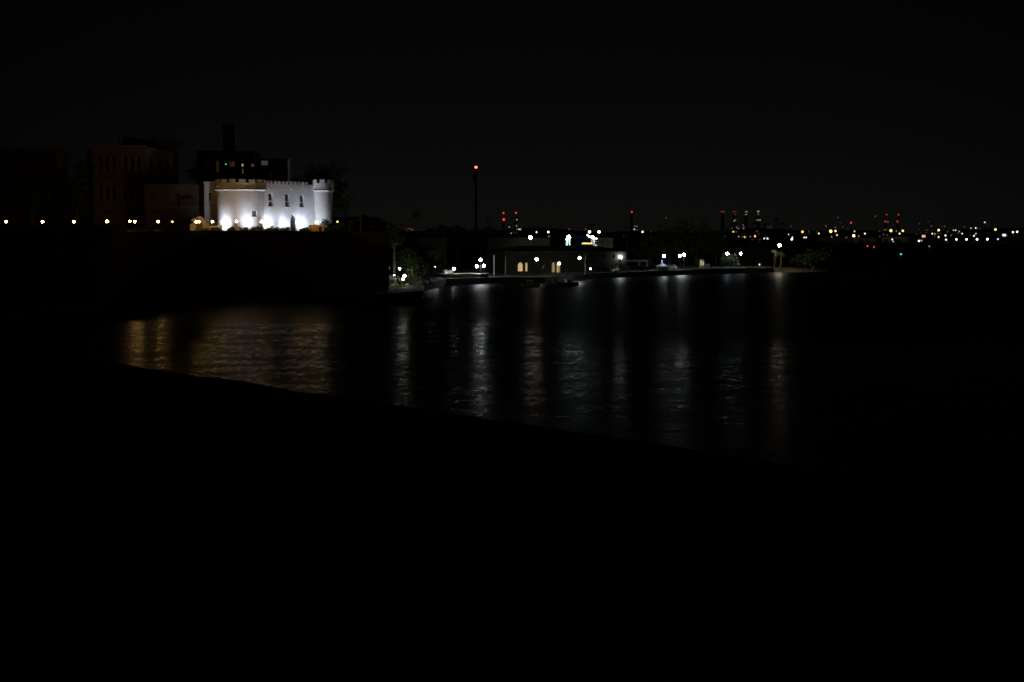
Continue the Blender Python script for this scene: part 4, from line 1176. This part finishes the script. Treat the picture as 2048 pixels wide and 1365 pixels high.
post_light(1519,530.5,505,2.6,"hut_lamp",(1,.9,.7),1.2,G2,"short pale light post left of the beach palms",name="bollard_light",cat="bollard light",sq=2.2)
# small boats at the quay
def boat(px, py, L, label, rz, lamp=None):
    p = on(px, py, 0); t = thing("moored_boat", label, "boat", (p.x,p.y,0), "boats moored off the quay")
    mb = MB(); st = []
    for k in range(9):
        s = k/8; w_ = .95*math.sin(math.pi*min(1,.35+.65*(1-s)))**.6 if s < 1 else 0.02
        w_ = .95*(1-s**3)+.02; zz = .65+.35*s*s
        st.append((Vector((L*(s-.5),-w_,zz)), Vector((L*(s-.5),-w_*.55,-.15)), Vector((L*(s-.5),w_*.55,-.15)), Vector((L*(s-.5),w_,zz))))
    for a,b in zip(st,st[1:]):
        for i in range(3): mb.face([a[i],a[i+1],b[i+1],b[i]], True)
        mb.face([a[3]-Vector((0,0,.2)),a[0]-Vector((0,0,.2)),b[0]-Vector((0,0,.2)),b[3]-Vector((0,0,.2))])
    mb.face(st[0]); o = mb.build("hull", whitem); o.parent = t
    o = MB().box((-L*.12,-.5,.6),(L*.1,.5,1.5)).box((-L*.16,-.6,1.502),(L*.14,.6,1.58)).build("cabin", whitem); o.parent = t
    o = MB().box((-L*.1,-.51,1.05),(L*.08,-.502,1.4)).build("window", glass); o.parent = t
    if lamp:
        z = at(lamp[0],lamp[1],p.y).z
        o = MB().cyl((0,0,1.55),(0,0,z),.04,.03,6).build("mast", polem); o.parent = t
        o = MB().ball((0,0,z), M(4.2,p.y)/2, 10).build("lamp", glow("boat_lamp",(1,.5,.16),9)); o.parent = t
    t.rotation_euler.z = rz
boat(1112,573.5,5.2,"pale open boat moored left of the amber boat lamp",.05)
boat(1136.5,572,5.5,"small dark moored boat carrying one amber lamp",.4,(1136.5,561.6))
boat(1060,574,5,"low pale boat beside the warm globe's reflection",-.1)

# ------------------------------------------------------------------ tall mast and far chimneys
p = at(952,335,900); mz = p.z
mt = thing("radio_mast","tall dark radio mast topped by a red beacon","radio mast",(p.x,900,G2))
o = MB().cyl((0,0,0),(0,0,mz-G2-1),.95,.55,10).cyl((0,0,mz-G2-22),(0,0,mz-G2-21.6),1.5,1.5,10).build("pole", darkm); o.parent = mt
o = MB().box((-2.1,-.4,mz-G2-9),(-.75,.4,mz-G2-4.5)).build("antenna_panel", darkm); o.parent = mt
o = MB().ball((0,0,mz-G2), M(5.4,900)/2, 12, .75).build("beacon", glow("beacon_red",(1,.10,.06),7)); o.parent = mt
def stack(px, ytop, Y, wpx, label, lights, group):
    p = at(px, ytop, Y); h = p.z - 1.5; r = M(wpx,Y)/2
    t = thing("chimney", label, "chimney", (p.x,Y,1.5), group)
    mb = MB().lathe((0,0,0),[(r*1.25,0),(r,h*.9),(r*1.08,h*.92),(r*1.05,h),(r*.7,h)],14)
    for k in (.55,.8): mb.lathe((0,0,0),[(r*1.02,h*k),(r*1.5,h*k),(r*1.5,h*k+.8),(r*1.02,h*k+.8)],14)
    o = mb.build("shaft", concrete); o.parent = t
    for x,y,d,nm,c,s in lights:
        q = at(x,y,Y-r-1.5); o = MB().ball((q.x-p.x, q.y-Y, q.z-1.5), M(d*.8,Y)/2, 8).build("beacon" if nm == "stack_red" else "platform_lamp", glow(nm,c,s)); o.parent = t
r_, w_ = "stack_red", "stack_white"
CH = "far chimneys across the bay"
stack(1007,428,2600,5,"far chimney with two stacked red beacons right of the mast",[(1006.9,426.4,4,r_,RED,1.1),(1007.6,439.5,5,r_,RED,1.6)],CH)
stack(1032.5,428,2650,5.5,"far chimney with one red beacon above two white lamps",[(1032,426,4,r_,RED,1.1),(1033.7,440,2.6,w_,WHITE,.5),(1033.2,452,2.6,w_,WHITE,.4)],CH)
stack(1263,426,2600,4.5,"lone far chimney with a red beacon behind the small palm",[(1263.7,424.2,4,r_,RED,.9)],CH)
stack(1445.5,425.5,2800,6,"first of four chimneys in a row, two red tip lamps",[(1443.2,424,2.6,r_,RED,.5),(1447.7,424,2.6,r_,RED,.6)],CH)
stack(1469,425.5,2800,6,"second of four chimneys in a row, dim red tip",[(1466.4,424,2,r_,RED,.4),(1469,424,2,r_,RED,.35),(1471.6,424,2,r_,RED,.4),(1470.6,429.3,2.2,w_,WHITE,.12),(1468.5,442.4,2.6,w_,WHITE,.4),(1470.8,440.5,2.2,w_,WHITE,.3)],CH)
stack(1492,425.5,2800,6,"third of four chimneys in a row, red and white tip",[(1489.7,423.8,2,r_,RED,.5),(1493.4,423.7,2.5,w_,WARM,.6),(1490.7,429.5,2.2,w_,WHITE,.2),(1493.4,429.5,2.2,w_,WHITE,.25)],CH)
stack(1516.5,425.5,2800,6,"fourth of four chimneys in a row, white tip lamps",[(1515.4,423.6,2.4,w_,WHITE,.6),(1517.4,423.4,2.4,w_,WHITE,.6),(1516.7,429.3,2.2,w_,WHITE,.25),(1514,440.5,2.2,w_,WHITE,.3),(1517,440.5,2.2,w_,WHITE,.35),(1520.2,440.5,2.4,w_,WHITE,.5)],CH)
stack(1772,431.5,2700,4,"left of the far right chimney pair with red beacons",[(1773.4,429.7,2.8,r_,RED,.8),(1770.5,443.2,3,r_,RED,1.1),(1775.7,444.2,2.4,w_,WHITE,.3)],CH)
stack(1796,431.5,2700,4,"right of the far right chimney pair with red beacons",[(1797.2,429.7,3,r_,RED,.9),(1794.5,442.6,2.8,r_,RED,1),(1795.6,444.8,2.2,w_,WHITE,.2)],CH)
for x,y,s,lab in ((1702,446,1.6,"red beacon mast alone right of the tall yellow lamp pair"),(1750.8,432.9,.3,"faint red beacon mast left of the far chimney pair"),(1332.2,436,.2,"faint red beacon mast above the big dark trees"),(1977.3,450,.07,"faintest red beacon mast at far right"),(819,458,.5,"tiny red beacon left of the lone palm")):
    post_light(x,y,2500,2.8,"stack_red",RED,s,1.5,lab,"red beacons on masts",name="beacon_mast",cat="beacon mast")
# lattice frame far behind the hump of trees
p = at(978,434,900); mb = MB()
for x in (-1.2,1.2):
    mb.cyl((x,0,0),(x*.7,0,p.z-G2),.18,.14,6)
for k in range(8):
    z = (p.z-G2)*k/8; z2 = (p.z-G2)*(k+1)/8; mb.cyl((-1.1,0,z),(1.1,0,z2),.08,.08,5); mb.cyl((1.1,0,z),(-1.1,0,z2),.08,.08,5)
o = mb.build("lattice_tower", darkm); o.location = (p.x,900,G2); tag(o,"faint lattice tower right of the tall mast","lattice tower")

# ------------------------------------------------------------------ far shore
mb = MB(); 
fx = [(-2500,2050),(-400,2050),(300,2060),(430,2000),(640,1985),(760,2000),(2600,2050)]
for (x0,y0),(x1,y1) in zip(fx,fx[1:]):
    mb.face([(x0,y0,-1),(x1,y1,-1),(x1,y1,1.5),(x0,y0,1.5)]); mb.face([(x0,y0,1.5),(x1,y1,1.5),(x1*1.1,2500,1.5),(x0*1.1,2500,1.5)])
structure("far_shore", mb, asphalt)
def hill(x, y):
    t = min(1, max(0, (y-2450)/1900)); t = t*t*(3-2*t)
    a = x/max(y,1)
    amp = 24 + 5*math.sin(a*37+1) + 4*math.sin(a*83) + 60*max(0, a-.335)*6
    return 1.2 + amp*t
mb = MB(); nx, ny = 110, 16
vs = [((-.5+.95*i/nx)*(2450+2200*j/ny), 2450+2200*j/ny, hill((-.5+.95*i/nx)*(2450+2200*j/ny), 2450+2200*j/ny)) for j in range(ny+1) for i in range(nx+1)]
mb.idx(vs,[(j*(nx+1)+i,j*(nx+1)+i+1,(j+1)*(nx+1)+i+1,(j+1)*(nx+1)+i) for j in range(ny) for i in range(nx)],True)
structure("hills", mb, earth)

def far(px, py, d, c, s, label, group, sq=1.0, wide=1.0, Y=None, name="lamp_post", cat="lamp post"):
    if Y is None:
        Y = 2090 if py >= 459 else None
        if Y is None:
            for k in range(2500, 4600, 40):
                q = at(px, py, k)
                if q.z - hill(q.x, k) < 9: Y = k; break
            else: Y = 4560
    q = at(px, py, Y); z0 = 1.5 if Y < 2450 else hill(q.x, Y)
    post_light(px, py, Y, d*.72, c[0], c[1], s*.62, min(z0, q.z-1.0), label, group, name, cat, sq, wide)
y_, wl, wm, cl = ("port_yellow",(1,.62,.13)), ("port_white",(1,.95,.78)), ("port_warm",(1,.86,.6)), ("port_cool",(.78,.93,1))
YG, WG, CG = "tall yellow port lamps across the bay", "white lamps on the far shore", "cool white lamps along the far waterline"
for q in [
 (1605,464,5.4,y_,5,"yellow port lamp above the green beach bush",YG),(1661.5,463,7,y_,9,"brightest yellow port lamp, left of a close pair",YG),(1671,462.5,5,y_,5,"smaller right lamp of the bright yellow pair",YG),
 (1707.5,472,6.4,wm,7,"warm low port lamp under a greenish small one",YG),(1709,463,3.6,y_,2,"small greenish yellow lamp above the warm low one",YG),(1781.8,461.8,6.4,y_,8,"yellow port lamp above the pale warehouse, left one",YG),
 (1805.6,462.1,5,y_,5,"yellow port lamp above the pale warehouse, right one",YG),(1877.4,460.8,5.4,y_,6,"yellow port lamp between warehouse and waterline row",YG),(1991,459.6,5.4,y_,6,"yellow port lamp above the row's last lamp at right",YG),
 (1466,464,5,y_,4,"yellow lamp below the second of the four chimneys",YG),(1490,474.5,5,y_,4,"yellow lamp below the third of the four chimneys",YG),(1509.6,473,5,y_,4.5,"yellow lamp below the fourth of the four chimneys",YG),
 (1793,462.7,2.6,y_,.9,"dim yellow lamp between the warehouse's two yellow ones",YG),(1717.7,472.7,2.8,y_,1.2,"short yellow glimmer right of the warm low lamp",YG),(1285.2,464.2,4.6,wm,5,"warm lamp right below the lone chimney",YG),
 (1096.7,464.5,4.8,wl,6,"round white lamp above a tiny orange one",WG),(1073,464.9,3.4,wl,4,"small white lamp right above the huge warm flood lamp",WG),
 (1608.4,475.4,3.2,wl,3,"left of the tight white pair under the first yellow lamp",WG),(1612.4,475.4,3.2,wl,3,"right of the tight white pair under the first yellow lamp",WG),
 (1637.7,467.4,3.6,wl,3,"white lamp between first and brightest yellow lamps",WG),(1674,470.6,3.6,wl,2.5,"white lamp under the smaller of the yellow pair",WG),(1663.2,474,2.8,cl,.8,"dim bluish lamp under the brightest yellow lamp",WG),
 (1729.8,467.6,3.8,wl,3,"lone white lamp midway left of the warehouse",WG),(1799.2,467.7,4,wl,3,"white lamp over the warehouse roof",WG),(1784.5,479.4,3.8,wl,3,"white lamp on the warehouse front",WG),(1786.6,483.5,2.8,wl,1.5,"small white lamp under the warehouse front lamp",WG),
 (1837.9,482.3,4.6,wl,5,"bright white lamp low right of the warehouse",WG),(1842.9,481.5,3.2,cl,1.6,"bluish lamp beside the bright low white one",WG),(1864.6,467.9,3.6,wl,3,"white lamp left below a yellow port lamp",WG),(1870,468.2,2.8,wl,1.2,"dimmer white lamp just left below a yellow port lamp",WG),
 (1877.2,474.5,3.6,wl,3,"white lamp straight below a yellow port lamp",WG),(1891,471.4,4.6,wl,3,"doubled white lamp above the row's first lamp",WG),(1907,460.9,2.9,wl,1.6,"left of a small level white pair",WG),(1911.5,460.9,3.1,wl,2,"right of a small level white pair",WG),
 (1918.4,463.5,2.8,wm,1.2,"small warm lamp right under the level white pair",WG),(1924.2,467.8,3.2,wl,2.4,"white lamp above between row lamps two and three",WG),(1947.9,472.2,3.8,wl,3,"white lamp above the fourth row lamp",WG),(1951.8,467.9,3,wl,1.8,"upper small white lamp above the fourth row lamp",WG),
 (1942,457,3.6,wm,1,"warm blurry lamp left of the small hilltop white one",WG),(1951.4,456.3,3.6,wl,2.6,"white lamp high above the fourth row lamp",WG),(1969.6,445.2,3.2,cl,2.4,"highest single white light on the right hill",WG),
 (2025.9,464.9,4.2,wm,5,"left lamp of the pair at the right edge",WG),(2034.3,464,4.8,wm,6,"right lamp of the pair at the right edge",WG),
 (1577.7,469.4,3.4,wl,2.4,"small white lamp right of the warm beach lamp's palm",WG),(1584.7,474.8,3.2,wl,2.2,"upper lamp of the stuck together pair over the beach bush",WG),(1583.7,479,5.4,cl,6,"lower bright lamp of the stuck together pair over the beach bush",WG),
 (1528.5,477.6,3.4,wl,2.5,"left white lamp under the teal one",WG),(1534.9,477.6,4,wl,3.5,"right white lamp under the teal one",WG),(1530.8,474.8,3.8,("port_teal",(.3,1,.85)),1.2,"teal lamp atop the little triangle of lights",WG),
 (1477.5,473.5,2.8,wl,1,"small lamp between second and third chimneys",WG),(1500.6,473.5,2.5,wl,.7,"small lamp between third and fourth chimneys",WG),(1268.6,459,4,wl,1,"brightest lamp under the lone chimney",WG),
 (1033,459,2.2,wl,.4,"dim lamp left of the short light bar under the chimney",WG),(1018.6,454.6,2.8,wl,.9,"small lamp left between the two mast side chimneys",WG),(1022.3,467,3,wl,.8,"dim low lamp right of the dark tree hump",WG),(824.5,460,2.6,wl,.5,"tiny white lamp left of the lone palm trunk",WG),
 (1892,479.7,4,cl,5,"first and smallest of the five waterline row lamps",CG),(1912.8,479.4,4.4,cl,7,"second of the five waterline row lamps",CG),(1933.2,479.3,4.8,cl,9,"third of the five waterline row lamps",CG),(1954.1,479.1,4.8,cl,9,"fourth of the five waterline row lamps",CG),(1974.8,478.8,5,cl,10,"fifth and brightest of the waterline row lamps",CG),(1995.9,478.8,3.6,("port_blue",(.45,.62,1)),5,"bluish lamp just past the waterline row",CG),
 (1098,473.2,2.8,("port_amber",AMBER),1.2,"tiny orange lamp under a round white one",YG),(1901.8,471.6,2.8,("port_amber",AMBER),.5,"tiny orange lamp right of the row's first lamp",YG),(1960.7,457.6,2.6,("port_deepblue",BLUE),.3,"tiny dim blue lamp on the right hill",CG),(1894.3,484.9,2.4,("port_green",GREEN),.5,"tiny green lamp under the row's first lamp",CG),
 (1504.6,480,3,("port_amber",AMBER),.12,"dim orange glimmer under the fourth chimney's yellow lamp",YG),(1519.6,479.7,4,("port_amber",AMBER),.12,"dim wide orange glimmer left of the light triangle",YG),
]: far(*q)
mb = None
# bars and signs that are lit panels
def panel(px0,px1,py0,py1,Y,c,s,label,name="lit_sign",cat="sign"):
    a,b = at(px0,py1,Y), at(px1,py0,Y); mb = MB().use(darkm)
    mb.box((a.x-.3,Y+.3,a.z-.3),(b.x+.3,Y+1,b.z+.3)); cx_=(a.x+b.x)/2; mb.cyl((cx_,Y+.6,1.5),(cx_,Y+.6,a.z-.3),.4,.4,6)
    mb.use(glow(c[0],c[1],s)).box((a.x,Y,a.z),(b.x,Y+.29,b.z))
    tag(mb.build(name), label, cat)
panel(1844,1851,470.6,475.2,2100,("sign_pink",(1,.5,.38)),.9,"blurred pinkish lit sign right of the pale warehouse")
panel(2005,2012,468.6,473,2100,("sign_white",(1,.98,.86)),1.1,"white lit panel between the last row lamp and edge pair")
panel(1036,1042,458,460.2,2400,("sign_white",(1,.98,.86)),.6,"short white light bar right of the second mast side chimney")
# pinpricks on the slopes: nothing tells them apart
pin = [(1651.8,452.5,.5),(1670.6,455.5,.5),(1676,435.5,.25),(1680.5,446.3,.1),(1686.3,454.2,.25),(1696,457.7,.12),(1618,463,.15),(1618.7,467.4,.2),(1633.4,464,.12),(1768.7,460.6,.3),(1771.4,459.7,.4),(1759,462.5,.2),(1767,469.4,.4),(1774.3,470.6,.3),(1759.6,473.5,.3),(1693.7,474.2,.3),(1691.8,476.5,.25),
 (1838.7,447.5,.2),(1862.9,452.6,.4),(1889.6,453.3,.35),(1856.5,444,.1),(1855,460.8,.25),(1850.7,460.8,.12),(1895.6,464,.3),(1915.8,467.2,.2),(1928.9,454.4,.2),(1955.5,457.6,.2),(1875.5,467.6,.1),(1881.5,467.8,.1),(1904,468.5,.1),(1869,473,.3),(1941,470.6,.12),(1833,469,.2),(1852.5,466,.1),(1840.8,466.4,.12),(1884,453.5,.1),(1838,459,.08),
 (1465.4,455.2,.25),(1464,457.7,.3),(1469.5,457.3,.3),(1472.9,454.6,.7),(1475,457.3,.6),(1477.8,457.3,.4),(1486.3,450.7,.6),(1488.2,454.2,.6),(1486.5,457.3,.7),(1488.2,458.3,.6),(1492.5,457,.5),(1472.6,464,.35),(1448.6,463.5,.4),(1440.5,473,.4),(1445,473.3,.12),(1450.5,473.2,.15),(1514,457,.4),(1514.2,463.2,.4),(1509.3,452,.2),(1518,468.3,.15),(1516.2,485.6,.5),(1536.4,455.8,.25),(1540.7,453,.15),(1542.3,456,.2),(1534.5,452.3,.1),(1581.8,453,.3),
 (1269.8,453,.6),(1273.7,453,.6),(1274,460.8,.25),(1302,464.2,.15),(1327.7,471.8,.15),(1247.7,471.8,.12),(1107,454,.06),(1028,464.5,.15),(1033,466.8,.15),(813.5,459,.15),(1038,473,.06),(1484.7,474,.3),(2027,471,.12),(2014,472,.15)]
for x,y,s in pin:
    far(x,y,2.4,wl if (int(x)%3) else wm,s*.9,"faint pinprick of light on the dark far shore slopes","faint pinprick lights on the far shore",name="pinprick_lamp",cat="distant lamp")
# warehouses at the far waterline
def shed(x0,x1,y0,y1,Y,m,label,doors):
    a,b = at(x0,y1,Y), at(x1,y0,Y); f = Face((a.x,Y),(b.x,Y)); t = thing("port_warehouse",label,"warehouse",(a.x,Y,1.5),"warehouses on the far quay")
    hs = [f.rect(*q) for q in doors]; hs = [(p[0],max(1.6,p[1]),p[2],p[3]) for p in hs]
    mb = MB(); holed(mb,f.T,0,f.L,1.5,b.z,hs,1.5); mb.face([f.T(0,0,b.z),f.T(f.L,0,b.z),f.T(f.L,-30,b.z),f.T(0,-30,b.z)]); mb.build("wall",m,t)
    mb = MB()
    mb.face([f.T(-1,.6,b.z+.05),f.T(f.L+1,.6,b.z+.05),f.T(f.L+1,-15,b.z+2.2),f.T(-1,-15,b.z+2.2)]); mb.face([f.T(-1,-15,b.z+2.2),f.T(f.L+1,-15,b.z+2.2),f.T(f.L+1,-30,b.z+.05),f.T(-1,-30,b.z+.05)])
    mb.build("roof",concrete,t)
    for r in hs:
        mb = MB(); f.box(mb,r[0]+.02,r[2]-.02,r[1],r[3]-.02,-1.6,-1.4); mb.build("door",darkm,t)
shed(1636,1690,477,486,2120,brown,"long brownish far warehouse under the brightest yellow lamp",[(1643,479.5,1647,486),(1652,479.5,1657,486),(1668,479.5,1673,486),(1680,479.5,1684,486)])
shed(1694,1752,476.5,485.5,2130,concrete,"grey far warehouse under the warm low lamp",[(1700,479,1706,485.5),(1719,479,1726,485.5),(1732,479,1738,485.5)])
shed(1764,1816,474.5,485.5,2120,pale,"pale far warehouse with dark doorways under two yellow lamps",[(1769,478.5,1776,485.5),(1786,478.5,1802,485.5),(1809,480,1812,485.5)])
shed(1818,1882,477,485,2140,brown,"dim low far warehouse behind the bright low lamp",[(1830,480,1834,485),(1850,480,1855,485)])

# ------------------------------------------------------------------ buoys
def buoy(px,py,Y,c,s,paint,label,d=2.8):
    q = at(px,py,Y); t = thing("navigation_buoy",label,"buoy",(q.x,Y,0),"lit buoys on the bay"); z = q.z; r = max(.5,z*.25)
    o = MB().lathe((0,0,0),[(.01,-.6),(r,-.4),(r,.5),(r*.8,.7),(.01,.75)],14).build("float",paint); o.parent = t
    mb = MB()
    for k in range(3):
        a_ = k*2.094; mb.cyl((math.cos(a_)*r*.6,math.sin(a_)*r*.6,.7),(math.cos(a_)*.12,math.sin(a_)*.12,z-.2),.06,.05,5)
    mb.cyl((0,0,z-.35),(0,0,z-.2),.35,.35,8); o = mb.build("frame",paint); o.parent = t
    o = MB().ball((0,0,z),M(d,Y)/2,10).build("lamp",glow(c[0],c[1],s)); o.parent = t
buoy(1735,492.5,1280,("buoy_red",RED),1.2,redpaint,"left of two red lit buoys far out on the water")
buoy(1748,494.4,1180,("buoy_red",RED),1.2,redpaint,"right of two red lit buoys far out on the water")
buoy(1802,509,760,("buoy_teal",TEAL),1.8,greenpaint,"teal lit buoy alone on the dark water",3.2)
buoy(1858.5,493,1300,("buoy_white",WHITE),.5,whitem,"faint white lit buoy below the far waterline lamps",2.4)

# ------------------------------------------------------------------ render settings
S.view_settings.view_transform = 'Standard'; S.view_settings.look = 'None'
S.view_settings.exposure = 0; S.view_settings.gamma = 1
c_ = S.cycles
c_.use_adaptive_sampling = False
c_.use_denoising = True
c_.max_bounces = 5; c_.diffuse_bounces = 2; c_.glossy_bounces = 3
c_.sample_clamp_indirect = 4
c_.filter_width = 1.7
c_.caustics_reflective = False; c_.caustics_refractive = False
